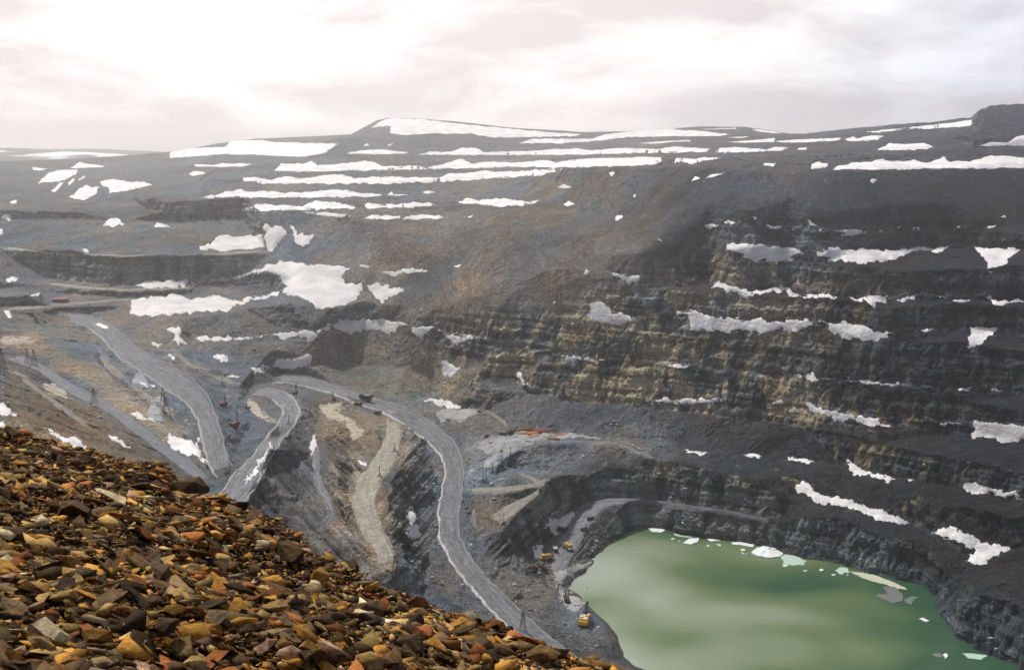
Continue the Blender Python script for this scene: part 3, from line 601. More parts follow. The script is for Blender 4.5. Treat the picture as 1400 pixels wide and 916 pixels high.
ccol = ccol*(1-.48*rdark)*1.12; rd2 = region([(900,330),(1660,280),(1660,820),(1270,800),(1000,740),(900,640)], 26)[..., None]; col = col*(1-.38*rd2)  # shade on the right wall darkened into cliff and scree colours
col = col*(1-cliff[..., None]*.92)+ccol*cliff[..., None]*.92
col *= (1+.55*big+.35*fbm(bx/14, by/14, bz/14, 111, 4)+.25*fine)[..., None]
col *= (1+.5*rill*rillm)[..., None]*(1+1.5*np.clip(stri, -.55, .6))[..., None]  # gully shade of the striped spoil darkened into the colour
bed = fbm(bx/140, by/140, (bz+2*a1)/3.2, 131, 4); col *= (1+1.25*cliff*bed)[..., None]
sp = sstep(.42, .5, fbm(bx/6, by/6, bz/6, 121, 3)+.12*big)[..., None]*(1-cliff[..., None])       # scattered pale blocks
col = col*(1-.6*sp)+np.array((.36,.33,.28))*.6*sp*(1-.5*rdark)+col*.3*sp*rdark
wet = sstep(5, .6, bz)*sstep(-8, -1, bz)
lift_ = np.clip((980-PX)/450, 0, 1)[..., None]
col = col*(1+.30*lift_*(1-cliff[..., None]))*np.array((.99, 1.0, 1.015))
hue = fbm(bx/48, by/48, bz/48, 141, 4)[..., None]; col = col*(1+hue*(1-.6*cliff[..., None])*np.array((.50, .08, -.38)))
rb_ = np.clip((PX-850)/450, 0, 1)[..., None]*(1-.5*ochre[..., None]*cliff[..., None]); col = col*(1-rb_*np.array((.50, .43, .28)))  # more right wall shade in the colour: darker and bluer rightward
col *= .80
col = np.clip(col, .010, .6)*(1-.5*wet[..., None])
# rear skirt behind the skyline
P0 = Pfin[0]; hd = P0-np.array([0, 0, CAMZ]); hd[:, 2] = 0; hd /= np.linalg.norm(hd, axis=1, keepdims=True)
rows = []
for tt, dz in ((900, -170), (300, -50), (60, -6)): rows.append(P0+hd*tt+np.array([0, 0, dz]))
Pall = np.concatenate([np.stack(rows), Pfin]); Call = np.concatenate([np.repeat(col[:1], 3, 0), col])
nr, nc = Pall.shape[:2]
ii = np.arange(nr*nc).reshape(nr, nc)
F = np.stack([ii[1:, :-1], ii[1:, 1:], ii[:-1, 1:], ii[:-1, :-1]], -1).reshape(-1, 4)
t = NT('pit_ground_rock', .95, .15)
a = t.attr('tint').outputs['Color']
g1 = t.noise(.55, 5, .7); g2 = t.noise(.16, 4, .6)
c_ = t.mix(1.0, a, t.ramp(g1, [(.3, .30), (.5, .95), (.72, 2.0)]), 'MULTIPLY')
c_ = t.mix(.8, c_, t.ramp(g2, [(.3, .7), (.7, 1.3)]), 'MULTIPLY')
M_ground = t.out(c_, t.bump(g1, 4.0, 1.0, t.bump(g2, 5.0, .8)))
pit = mesh_obj('pit_terrain', Pall.reshape(-1, 3), F, M_ground, smooth=True)
at_ = pit.data.attributes.new('tint', 'FLOAT_COLOR', 'POINT')
at_.data.foreach_set('color', np.concatenate([Call.reshape(-1, 3), np.ones((nr*nc, 1))], 1).astype(np.float32).ravel())
tag(pit, 'terraced open pit walls of grey and brown rock', kind='structure')

# distant upland all round, and the plain below everything
th = np.linspace(R(-75), R(60), 300); rr = np.concatenate([np.linspace(2300, 6500, 60), np.linspace(6700, 7000, 8), np.linspace(7400, 11500, 10)])
TH, RR = np.meshgrid(th, rr)
X, Y = np.sin(TH)*RR, np.cos(TH)*RR
px_ = W0/2+FPX*np.tan(TH)
skyl = np.interp(px_, [-400,0,60,130,180,235,330,700,1400], [204,202,203.5,203,206,209,206,207,207])
sl = (skyl-HOR)/FPX
hz = CAMZ-sl*7000
h = np.where(RR <= 7000, 236+(hz-236)*sstep(2600, 7000, RR), hz-(RR-7000)*.02)
h = h+fbm(X/700, Y/700, None, 5, 4)*np.where(RR > 6600, 4, 26)*sstep(2300, 3000, RR)
h = np.where(RR < 2500, h-40, h)
ii = np.arange(TH.size).reshape(TH.shape)
F = np.stack([ii[:-1, :-1], ii[:-1, 1:], ii[1:, 1:], ii[1:, :-1]], -1).reshape(-1, 4)[:, ::-1]
t = NT('upland_tundra', .95, .1)
n1 = t.noise(.0022, 5, .6, t.mapping((1.0, .35, 1)), 1.0); n2 = t.noise(.01, 5, .6)
snowf = t.ramp(n1, [(.57, 0.0), (.60, 1.0)])
M_up = t.out(t.mix(snowf, t.mix(n2, (.10,.115,.12), (.17,.165,.15)), (.75,.75,.78)))
up = mesh_obj('distant_hills', np.stack([X, Y, h], -1).reshape(-1, 3), F, M_up, smooth=True); tag(up, 'pale flat upland with old snow streaks on the horizon', kind='structure')
pl = mesh_obj('ground', [(-19000,-9000,-45),(19000,-9000,-45),(19000,24000,-45),(-19000,24000,-45)], [(0,1,2,3)], M_up); tag(pl, kind='structure')

# ================================================================ roads laid on the benches
def road_mat(name, base, dark, pale):
    t = NT(name, .85, .3); uv = t.n.new('ShaderNodeUVMap').outputs[0]
    s1 = t.noise(1, 6, .65, t.mapping((.5, .022, 1), uv), 1.1); s2 = t.noise(1, 4, .65, t.mapping((1.6, .05, 1), uv)); s3 = t.noise(.25, 4, .6)
    c = t.mix(t.ramp(s1, [(.40, 0.0), (.56, 1.0)]), dark, base); c = t.mix(t.ramp(s2, [(.54, 0.0), (.64, .75)]), c, pale)
    c = t.mix(1.0, c, t.ramp(s3, [(.3, .6), (.7, 1.3)]), 'MULTIPLY')
    return t.out(c, t.bump(s1, 1.0, .8, t.bump(s3, .8, .6)))
MR_grey = road_mat('haul_road_gravel', (.155,.16,.172), (.07,.074,.082), (.31,.31,.315))
MR_cream = road_mat('dirt_track_cream', (.27,.245,.20), (.20,.18,.148), (.36,.325,.27))
MR_tan = road_mat('dirt_track_tan', (.205,.19,.16), (.15,.14,.12), (.27,.25,.215))
MR_dark = road_mat('spoil_road_dark', (.15,.155,.17), (.10,.105,.12), (.22,.225,.235))
def ribbon(name, v, mat, lift=.45, n=10, step=3.0, ends=(1, 1)):
    A = np.array([[p[0], p[1]] for p in v], float); B = np.array([[p[2], p[3]] for p in v], float)
    seg = np.linalg.norm((A[1:]+B[1:]-A[:-1]-B[:-1])/2, axis=1); T = np.concatenate([[0], np.cumsum(seg)])
    m = max(int(T[-1]/step), 2); tt = np.linspace(0, T[-1], m)
    def sm(Q):                                # Catmull-like smoothing of the surveyed edge
        q = np.stack([np.interp(tt, T, Q[:, 0]), np.interp(tt, T, Q[:, 1])], 1)
        for _ in range(6): q[1:-1] = (q[:-2]+2*q[1:-1]+q[2:])/4
        return q
    a, b = sm(A), sm(B); kk = np.arange(m)*.55; a = a+np.stack([fbm(kk, kk*0+A[0,0], None, 3, 3)*3.0, kk*0], 1); b = b+np.stack([fbm(kk, kk*0+A[0,0], None, 8, 3)*3.0, kk*0], 1); f = np.linspace(0, 1, n)[None, :, None]
    P2 = a[:, None]*(1-f)+b[:, None]*f
    P3 = onmap(Psm, P2[..., 0], P2[..., 1]); P3[..., 2] += lift; P3[:, 0, 2] -= .5; P3[:, -1, 2] -= .5
    for e_, q in ((0, 0), (1, -1)):
        if ends[e_]:
            for r_ in range(5): P3[r_ if e_ == 0 else -1-r_, :, 2] -= (5-r_)*.32*(1+.8*vnoise(np.arange(n)*.9, np.arange(n)*0+r_))
    cl = P3[:, n//2]; dist = np.concatenate([[0], np.cumsum(np.linalg.norm(cl[1:]-cl[:-1], axis=1))])
    wd = np.linalg.norm(P3[:, -1]-P3[:, 0], axis=1).mean()
    uv = np.stack([np.broadcast_to(np.linspace(0, wd, n)[None], (m, n)), np.broadcast_to(dist[:, None], (m, n))], -1)
    ii = np.arange(m*n).reshape(m, n); F = np.stack([ii[:-1, :-1], ii[1:, :-1], ii[1:, 1:], ii[:-1, 1:]], -1).reshape(-1, 4)
    o = mesh_obj(name, P3.reshape(-1, 3), F, mat, smooth=True, uv=uv.reshape(-1, 2)); return o, P3
def berm(name, edge, mat, w_=3.2, h_=1.5, label=None):      # a ridge of loose gravel along a road edge
    P = edge.copy(); m = len(P); d = np.gradient(P, axis=0); d[:, 2] = 0; d /= np.maximum(np.linalg.norm(d, axis=1, keepdims=True), 1e-6)
    nx = np.stack([-d[:, 1], d[:, 0], 0*d[:, 0]], 1)
    k = np.arange(m)/1.0; hh = h_*(.75+.5*vnoise(k*.7, k*0)); V = []
    for o_, z_ in ((-1, -.4), (-.45, .75), (0, 1), (.45, .75), (1, -.4)):
        q = P+nx*w_*.5*o_*(1+.3*vnoise(k*.5, k*0+o_*3, None, 2))[:, None]; q[:, 2] += hh*z_+.3; V.append(q)
    V = np.stack(V, 1); ii = np.arange(m*5).reshape(m, 5); F = np.stack([ii[:-1, :-1], ii[1:, :-1], ii[1:, 1:], ii[:-1, 1:]], -1).reshape(-1, 4)
    o = mesh_obj(name, V.reshape(-1, 3), F, mat, smooth=True); tag(o, label, kind='structure'); return o
M_bermp = simple('windrow_pale', (.47,.46,.44), .9, 0, .45, .25); M_berm = simple('windrow_gravel', (.31,.305,.295), .9, 0, .35, .5)
lab = {'main': ('haul_road', MR_grey, .55), 'left': ('haul_road', MR_grey, .45), 'right': ('haul_road', MR_grey, .6), 'cream': ('dirt_track', MR_cream, .5), 'loop': ('dirt_track', MR_tan, .45),
       'upper': ('bench_road', MR_dark, .5), 'ramp': ('dirt_track', MR_grey, .5), 'spoil': ('bench_road', MR_dark, .5)}
RP = {}
for k_, v_ in ROADS.items():
    nm, mt, lf = lab[k_]; o, P3 = ribbon(nm, v_, mt, lf); tag(o, kind='structure'); RP[k_] = P3
for k_, v_ in BENCHROADS.items():
    o, P3 = ribbon('bench_road', v_, MR_cream, .9, 4); tag(o, kind='structure')
TRACKS = [([(0,424,0,428),(40,418,40,422),(90,415,90,419),(140,411,140,414),(200,406,200,409)], MR_tan), ([(330,524,327,530),(300,514,296,519),(268,500,262,504),(245,482,240,486),(232,468,227,471)], MR_tan),
 ([(352,548,345,550),(362,562,354,566),(378,574,372,579),(392,578,390,583)], MR_tan), ([(640,600,634,606),(668,592,664,597),(700,598,698,604),(735,604,735,609),(790,604,790,608),(850,606,848,611),(890,620,886,624),(915,640,909,642)], MR_dark),
 ([(652,688,646,684),(650,712,643,710),(656,730,650,732)], MR_dark), ([(140,470,132,474),(146,490,138,492),(160,506,150,509),(182,518,174,522)], MR_tan), ([(0,500,0,505),(30,512,26,516),(60,536,55,540),(95,560,90,564),(130,584,124,588)], MR_tan),
 ([(640,556,636,561),(668,560,666,565),(690,572,686,576),(700,592,694,594)], MR_tan), ([(700,640,694,644),(728,652,722,656),(752,660,748,664)], MR_tan)]
for v_, mt in TRACKS:
    o, P3 = ribbon('dirt_track', [q+(0,) for q in v_], mt, .45, 6); tag(o, kind='structure')
berm('road_berm', RP['main'][:, -1], M_bermp, 2.3, 1.3); berm('road_berm', RP['main'][:, 0], simple('windrow_dark', (.16,.165,.18)), 2.2, 1.0)
berm('road_berm', RP['left'][6:, -1], M_berm, 2.4, 1.1); berm('road_berm', RP['left'][:, 0], simple('windrow_grey', (.15,.155,.17)), 2.4, 1.2)
berm('road_berm', RP['right'][12:, -1], M_berm, 2.4, 1.1); berm('road_berm', RP['right'][6:, 0], M_berm, 2.2, 1.0)
# pale working floors
def drape(name, pts, mat, lift, edge, step=3.0, jit=.5, thick=1.0, smooth=True, sm=None):
    P = [Vector(p) for p in pts]; B = []
    rs = np.random.default_rng(int(abs(P[0].x*13+P[0].y*7))+1)
    per = sum((q-p).length for p, q in zip(P, P[1:]+P[:1])); ar = abs(sum(a.x*b.y-b.x*a.y for a, b in zip(P, P[1:]+P[:1])))/2; jit *= min(1.0, ar/per/3.2+.12); sc_j = 0.0
    for p, q in zip(P, P[1:]+P[:1]):
        n = max(int((q-p).length/1.7), 1)
        for k in range(n):
            B.append(p.lerp(q, k/n))
    if jit:
        bx_ = np.array([r.x for r in B]); by_ = np.array([r.y for r in B]); js = jit*np.clip((by_-170)/230, .22, 1)
        jx = (rs.normal(size=len(B))*.7+5*fbm(bx_/6, by_/4, None, 33, 3))*js; jy = (rs.normal(size=len(B))*.5+5*fbm(bx_/6, by_/4, None, 44, 3))*js
        B = [Vector((x_, y_)) for x_, y_ in zip(bx_+jx, by_+jy)]
    nb = len(B); E = [(i, (i+1) % nb) for i in range(nb)]
    xs_ = [p.x for p in B]; ys_ = [p.y for p in B]
    Bx = np.array(xs_); By = np.array(ys_); I = []
    sy = min(step, max((max(ys_)-min(ys_))/4, 1.0)); sx = min(step*1.3, 5)
    for yy in np.arange(min(ys_)+sy*.6, max(ys_), sy):
        for xx in np.arange(min(xs_)+sx*.5, max(xs_), sx):
            X_ = xx+rs.uniform(-.3, .3)*sx; Y_ = yy+rs.uniform(-.3, .3)*sy
            if ((Bx-X_)**2+((By-Y_)*1.3)**2).min() > (.55*sy)**2: I.append(Vector((X_, Y_)))
    v, e, f, ov_, oe_, of_ = delaunay_2d_cdt(B+I, E, [list(range(nb))], 1, 1e-4)
    if not f: return None
    V2 = np.array([(p.x, p.y) for p in v]); isb = np.array([any(q < nb for q in o) or not o for o in ov_])
    P3 = onmap(Psm if sm is None else sm, V2[:, 0], V2[:, 1])
    k = np.linalg.norm(P3-np.array([0, 0, CAMZ]), axis=1)/1000.
    dmin = np.sqrt(((Bx[None]-V2[:, :1])**2+((By[None]-V2[:, 1:])*1.6)**2).min(1))
    P3[:, 2] += np.where(isb, edge, edge+(lift-edge)*np.clip(dmin/2.5+.3, 0, 1))*k*thick
    par = list(range(len(V2)))                # keep the one main piece
    def fd(a):
        while par[a] != a: par[a] = par[par[a]]; a = par[a]
        return a
    for q in f:
        for r_ in q[1:]: par[fd(q[0])] = fd(r_)
    cn = {}
    for q in f: cn[fd(q[0])] = cn.get(fd(q[0]), 0)+1
    top = max(cn, key=cn.get); f = [tuple(q) for q in f if fd(q[0]) == top]; used = sorted({r_ for q in f for r_ in q}); ix = {r_: k for k, r_ in enumerate(used)}
    return mesh_obj(name, P3[used], [tuple(ix[r_] for r_ in q) for q in f], mat, smooth=smooth)
t = NT('crushed_rock_floor', .9, .2); n1 = t.noise(.05, 6, .65, None, .8); n2 = t.noise(.5, 4)
M_floor = t.out(t.mix(t.ramp(n1, [(.35, 0.0), (.65, 1.0)]), (.17,.175,.18), (.31,.31,.305)), t.bump(n2, .8))
t = NT('cream_clay_floor', .9, .2); n1 = t.noise(.07, 6, .65, None, .8); n2 = t.noise(.5, 4)
M_cfloor = t.out(t.mix(t.ramp(n1, [(.35, 0.0), (.65, 1.0)]), (.27,.235,.185), (.40,.35,.28)), t.bump(n2, .8))
for pts, m in (([(437,553),(460,549),(490,550),(470,559),(462,566),(478,572),(492,582),(500,588),(492,600),(480,602),(478,588),(470,577),(452,576),(440,563)], M_cfloor),
    ([(650,640),(690,640),(700,618),(745,604),(800,600),(850,602),(890,614),(850,604),(800,596),(760,592),(700,592),(660,600),(650,612),(672,620),(660,635),(640,642),(640,652)], M_floor),
    ([(596,563),(612,557),(630,560),(646,556),(655,565),(640,570),(634,578),(615,574),(604,577)], M_floor), ([(758,782),(775,778),(790,790),(780,800),(775,815),(792,815),(800,826),(785,838),(765,820)], M_floor),
    ([(0,462),(35,460),(55,466),(20,472),(0,470)], M_cfloor), ([(52,525),(72,522),(86,532),(100,545),(70,540)], M_cfloor),
    ([(800,770),(818,766),(812,774),(790,784),(775,784),(770,776)], M_floor),
    ([(340,545),(352,552),(362,566),(376,572),(368,576),(352,572),(338,556)], M_cfloor)):
    o = drape('work_floor', pts, m, .5, .1, jit=.7)
    if o: tag(o, kind='structure')
t = NT('pond_water', .15, .5); M_pond = t.out((.14,.165,.175))
for pts in ([(186,512),(194,509),(199,517),(203,526),(196,531),(180,529),(181,520)], [(208,545),(222,541),(225,552),(222,570),(228,577),(205,575),(200,569)]):
    o = drape('pond', pts, M_pond, .5, .35, jit=.3)
    if o: tag(o, kind='structure')

# ================================================================ lake
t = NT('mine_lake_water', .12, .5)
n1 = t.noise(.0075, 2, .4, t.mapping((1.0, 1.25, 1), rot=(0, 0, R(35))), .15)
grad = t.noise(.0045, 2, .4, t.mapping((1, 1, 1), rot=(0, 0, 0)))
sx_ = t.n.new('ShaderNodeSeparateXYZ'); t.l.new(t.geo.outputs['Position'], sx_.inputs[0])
cloud_refl = t.math('MULTIPLY', t.math('SUBTRACT', 250, sx_.outputs[0]), .0042)      # pale cloud reflection painted into the water colour, stronger westward
cloud_refl = t.math('ADD', cloud_refl, t.math('MULTIPLY', t.math('SUBTRACT', n1, .5), 2.4))
cw = t.ramp(cloud_refl, [(0.0, (.026,.075,.038)), (.36, (.10,.145,.065)), (.62, (.185,.225,.15)), (1.0, (.285,.325,.265))])
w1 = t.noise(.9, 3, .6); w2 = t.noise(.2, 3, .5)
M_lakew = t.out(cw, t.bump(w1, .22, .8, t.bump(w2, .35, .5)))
sh3 = world(np.array([p[0] for p in SHORE], float), np.array([p[1] for p in SHORE], float), np.array([zc_from_z(p[1], 0.0) for p in SHORE]))
cen = sh3.mean(0); wl = [tuple(cen+(q-cen)*1.10) for q in sh3]; wl = [(a, b, 0.0) for a, b, c in wl]
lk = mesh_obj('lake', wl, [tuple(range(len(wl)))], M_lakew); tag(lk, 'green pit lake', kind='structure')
if lk.data.polygons[0].normal.z < 0: lk.data.flip_normals()
# ================================================================ snow patches
t = NT('old_snow', .6, .3); n1 = t.noise(.05, 5, .6); n2 = t.noise(.35, 5, .65)
c = t.mix(t.ramp(n1, [(.38, 0.0), (.62, 1.0)]), (.74,.72,.70), (.50,.49,.50)); c = t.mix(t.ramp(n2, [(.58, 0.0), (.70, .65)]), c, (.32,.30,.28))
M_snowm = t.out(c, t.bump(n2, 1.0, 1.0, t.bump(n1, 4.0, .8)))
t = NT('grey_snow', .65, .3); n1 = t.noise(.035, 6, .65); n2 = t.noise(.35, 5, .65)
c = t.mix(t.ramp(n1, [(.35, 0.0), (.65, 1.0)]), (.66,.635,.61), (.44,.43,.43)); c = t.mix(t.ramp(n2, [(.60, 0.0), (.70, .6)]), c, (.30,.29,.28))
M_snowg = t.out(c, t.bump(n2, 1.0, 1.0, t.bump(n1, 4.0, .8)))
GREYS = ('grey', 'largest', 'ragged snow patch right of', 'wing shaped', 'hooked', 'long winding', 'bluish', 'left wall toe', 'trapezoid', 'dirty', 'left of the one by', 'slush', 'ramp')
Psm2 = Pfin.copy()
for q in range(3): Psm2[..., q] = blur(Pfin[..., q], 1)
for P_, lb, g in SNOWP:
    area = abs(sum(a[0]*b[1]-b[0]*a[1] for a, b in zip(P_, P_[1:]+P_[:1])))/2
    o = drape('snow_patch', P_, M_snowg if any(w_ in lb for w_ in GREYS) else M_snowm, .9, .12, jit=1.15, sm=Psm2)
    if o: tag(o, lb, 'snow patch', {0: 'snow patches left on the pit walls', 1: TINY, 2: BANDS}[g])
# ================================================================ FOREGROUND: the near shoulder of scree
EDGE = [(-200,560),(-100,575),(0,590),(60,606),(130,622),(200,642),(260,668),(330,702),(400,740),(470,776),(520,800),(600,830),(660,853),(720,879),(780,906),(830,930),(900,965),(1000,1020),(1100,1080)]
wfg = lambda x, y: .1085-.0000611*x-.00024*(916-y)
ey = lambda x: np.interp(x, [a for a, b in EDGE], [b for a, b in EDGE])
def fgD(x, y): return 1/np.maximum(wfg(x, y), .018)
fc = np.arange(-200, 1101, 6.0); nfr = 90
U, V_ = np.meshgrid(fc, np.linspace(0, 1, nfr)); E0 = ey(U); PYf = E0+V_*np.maximum(1180-E0, 60)
Pf = world(U, PYf, fgD(U, PYf))
gfx, gfy = Pf[..., 0], Pf[..., 1]
Pf[..., 2] += .55*fbm(gfx/3.4, gfy/3.4, None, 201, 4)-.05
P0 = Pf[0]; hd = P0-np.array([0, 0, CAMZ]); hd[:, 2] = 0; hd /= np.linalg.norm(hd, axis=1, keepdims=True); hd = hd+np.array([.45, 0, 0]); rows = []
for tt in (420, 260, 150, 80, 40, 18, 8, 3, 1): rows.append(P0+hd*tt+np.array([0, 0, -1])[None]*(tt*.86+.3*min(tt, 3))+np.array([0, 0, 1])*(.02*tt*fbm(P0[:, 0]/9+tt, P0[:, 1]/9, None, 7, 3))[:, None])
Pa = np.concatenate([np.stack(rows), Pf]); nr, nc = Pa.shape[:2]; ii = np.arange(nr*nc).reshape(nr, nc)
F = np.stack([ii[1:, :-1], ii[1:, 1:], ii[:-1, 1:], ii[:-1, :-1]], -1).reshape(-1, 4)
t = NT('scree_soil', .95, .15); n1 = t.noise(9, 6, .7); n2 = t.noise(28, 4, .7)
M_soil = t.out(t.mix(t.ramp(n1, [(.35, 0.0), (.65, 1.0)]), (.022,.015,.010), (.10,.06,.03)), t.bump(n1, .12, 1, t.bump(n2, .05)))
fgo = mesh_obj('scree_slope', Pa.reshape(-1, 3), F, M_soil, smooth=True); tag(fgo, kind='structure')
# slope frame
e1 = world(300., 850., fgD(300., 850.)); ea = world(360., 850., fgD(360., 850.)); eb = world(300., 820., fgD(300., 820.))
NF = Vector(np.cross(ea-e1, eb-e1)).normalized()
if NF.z < 0: NF = -NF
print('scree slope', math.degrees(math.acos(NF.z)))
# stone shapes: split angular blocks and slabs
def stone(seed, n, sc, bev=0.0):
    rs = random.Random(seed); bm = bmesh.new()
    for _ in range(n):
        v = Vector((rs.uniform(-1, 1), rs.uniform(-1, 1), rs.uniform(-1, 1)))
        v = v/max(abs(v.x), abs(v.y), abs(v.z))*rs.uniform(.72, 1)
        bm.verts.new((v.x*.5*sc[0], v.y*.5*sc[1], v.z*.5*sc[2]))
    r = bmesh.ops.convex_hull(bm, input=bm.verts[:]); 
    bmesh.ops.delete(bm, geom=list({g for g in r['geom_interior']+r['geom_unused'] if isinstance(g, bmesh.types.BMVert)}), context='VERTS')
    bmesh.ops.dissolve_limit(bm, angle_limit=R(14), verts=bm.verts[:], edges=bm.edges[:])
    if bev:
        bmesh.ops.bevel(bm, geom=bm.edges[:], offset=bev, segments=2, affect='EDGES', profile=.6, clamp_overlap=True)
    bmesh.ops.triangulate(bm, faces=bm.faces[:]); bmesh.ops.recalc_face_normals(bm, faces=bm.faces[:])
    me = bpy.data.meshes.new('stone'); bm.to_mesh(me); bm.free(); return me
SH_ = [(1,.75,.22),(1,.6,.36),(1,.85,.14),(1,.45,.25),(.9,.8,.46),(1,.5,.17)]
small_t = []
for q in range(18):
    me = stone(500+q, 8+q % 5, SH_[q % 6]); v = np.array([tuple(x.co) for x in me.vertices]); f = np.array([tuple(p.vertices) for p in me.polygons]); small_t.append((v, f)); bpy.data.meshes.remove(me)
PAL = {'ochre': (.50,.245,.045), 'tan': (.42,.27,.09), 'rust': (.33,.115,.03), 'grey brown': (.20,.13,.06), 'dark brown': (.10,.058,.024), 'pale buff': (.58,.46,.27), 'pinkish': (.31,.19,.12)}
def rot_rand(rs, tilt=.5):
    a = rs.uniform(0, 2*math.pi); b = Vector((rs.gauss(0, tilt), rs.gauss(0, tilt), 1)).normalized()
    n = (NF+Vector((b.x, b.y, 0))*1.0).normalized()
    return (n.to_track_quat('Z', 'Y').to_matrix() @ Matrix.Rotation(a, 3, 'Z'))
def merge(items, name, mat):                        # items: (template, matrix3, loc, colour) -> one stuff mesh
    V, Fs, Cc = [], [], []; off = 0
    for (v, f), m, l, c in items:
        V.append(v @ np.array(m).T+l); Fs.append(f+off); Cc.append(np.repeat(np.array([[*c, 1]]), len(v), 0)); off += len(v)
    o = mesh_obj(name, np.concatenate(V), np.concatenate(Fs), mat)
    a = o.data.attributes.new('tint', 'FLOAT_COLOR', 'POINT'); a.data.foreach_set('color', np.concatenate(Cc).astype(np.float32).ravel()); return o
t = NT('split_stone', .85, .08); n1 = t.noise(14, 5, .7); n2 = t.noise(60, 3, .7)
M_split = t.out(t.mix(1.0, t.attr('tint').outputs['Color'], t.ramp(n1, [(.3, .55), (.5, 1.0), (.72, 1.45)]), 'MULTIPLY'), t.bump(n1, .03, 1, t.bump(n2, .008)))
rs = random.Random(4); its = []; pal = list(PAL.values()); wts = [3.2, 2.4, 2.0, 3.0, 5.4, .5, .7]
NST = 52000
for _ in range(NST):
    for tr in range(50):                           # even over the slope itself, not over the picture
        x = rs.uniform(-170, 960); y = rs.uniform(560, 1090)
        if y < float(ey(x))-1: continue
        d = 1/max(wfg(x, y), .018)
        if rs.random() < (d/33)**1.6: break
    d = fgD(x, y); s = min(.006+.038*rs.paretovariate(1.75), .36)
    p = world(x, y, d); c = rs.choices(pal, wts)[0]; k = rs.choice([.3, .45, .6, .8, 1.0, 1.2])
    m = rot_rand(rs, .38)*s*1.5
    its.append((rs.choice(small_t), m, p+np.array([0, 0, rs.uniform(-.02, .06)]), tuple(q*k for q in c)))
_p = np.array([q[2] for q in its]); _dz = .55*fbm(_p[:, 0]/3.4, _p[:, 1]/3.4, None, 201, 4)
its = [(a, b, c+np.array([0, 0, z]), d) for (a, b, c, d), z in zip(its, _dz)]
st = merge(its, 'small_stones', M_split); tag(st, 'loose small scree stones covering the near slope', 'scree', kind='stuff')
# separate stones
mats = {}
for k, c in PAL.items():
    t = NT('stone_'+k.replace(' ', '_'), .85, .08); oi = t.n.new('ShaderNodeObjectInfo'); n1 = t.noise(9, 6, .7); n2 = t.noise(50, 4, .7); n3 = t.noise(2.5, 3, .6)
    cc = t.mix(t.ramp(n3, [(.42, 0.0), (.62, .65)]), c, tuple(min(q*.55+.02, 1) for q in c))
    cc = t.mix(1.0, cc, t.ramp(n1, [(.32, .45), (.5, 1.0), (.68, 1.4)]), 'MULTIPLY')
    cc = t.mix(1.0, cc, t.ramp(oi.outputs['Random'], [(0, .45), (1, 1.25)]), 'MULTIPLY')
    mats[k] = t.out(cc, t.bump(n1, .09, 1, t.bump(n2, .02)))
bt = {}
def stone_mesh(i, k, big=False):
    key_ = (i, k, big)
    if key_ not in bt:
        me = stone(900+i, 9+i % 6, SH_[i % 6], .018 if not big else .02); me.materials.append(mats[k]); me.name = 'stone'; bt[key_] = me
    return bt[key_]
BOULD = [ # px, py(base centre), width px, palette, shape, label, height factor
 (259,672,52,'dark brown',4,'dark triangular boulder standing on the crest of the near scree',1.5),
 (197,668,80,'grey brown',0,'large sloping brown slab just left of the dark crest boulder',1.0),
 (96,706,86,'dark brown',1,'big dark rounded block with a tan top edge at the middle left',1.1),
 (158,698,48,'pale buff',5,'long pale buff sliver lying below the large brown slab',.8),
 (396,764,46,'dark brown',4,'dark squarish block at the crest beside a tan slab',1.4),
 (369,744,38,'tan',0,'tan slab leaning behind the dark squarish block',1.0),
 (438,786,46,'ochre',4,'bright orange upright boulder on the crest, tallest of the near stones',1.9),
 (297,826,52,'ochre',1,'flat topped orange block in the middle of the near scree',1.2),
 (226,816,58,'dark brown',1,'dark brown wedge left of the flat topped orange block',1.2),
 (203,738,58,'rust',0,'reddish brown slab in the middle of the near scree',.9),
 (66,862,58,'pale buff',4,'pale grey mottled rounded stone near the bottom left corner',1.0),
 (48,748,48,'tan',2,'brown winged slab with a shadowed hollow under it at the left',1.0),
 (84,902,52,'rust',2,'flat russet slab at the bottom left edge',1.0),
 (138,908,44,'pale buff',4,'yellowish pale block cut by the bottom edge at the left',1.1),
 (262,798,34,'pinkish',1,'pinkish block above the flat topped orange one',1.0),
 (503,836,48,'grey brown',4,'big brown faceted block near the crest at the right',1.4),
 (506,800,34,'ochre',1,'orange capstone over a dark hollow on the crest',1.0),
 (506,852,46,'tan',5,'long tan slab under the big brown faceted block',.7),
 (505,876,40,'pinkish',4,'pale pinkish split stone low on the right of the near scree',1.1),
 (571,826,30,'rust',4,'rust orange pointed stone on the crest towards the right',1.5),
 (598,836,26,'pale buff',2,'pale buff flat chip on the crest, farthest right of the bigger stones',.8),
 (564,852,40,'dark brown',4,'dark mossy looking block under the rust orange pointed stone',1.2),
 (468,903,24,'ochre',4,'small bright orange cube at the bottom right of the scree',1.1),
 (350,858,26,'rust',3,'upright russet splinter low in the middle of the scree',2.2),
 (326,798,38,'pale buff',2,'pale flat slab right of the orange block',.7),
 (232,700,36,'pale buff',0,'pale angular stone below the crest boulder',.9),
 (120,632,30,'dark brown',1,'low dark rock on the crest in front of the snow strip',1.1),
 (20,632,34,'ochre',0,'ochre slab near the left end of the crest',.9),
 (375,800,44,'rust',5,'rust coloured long slab right of the centre of the scree',.9),
 (440,838,44,'pinkish',0,'pinkish tan slab below the bright orange upright boulder',.8)]
GST = 'larger stones lying in the near scree'
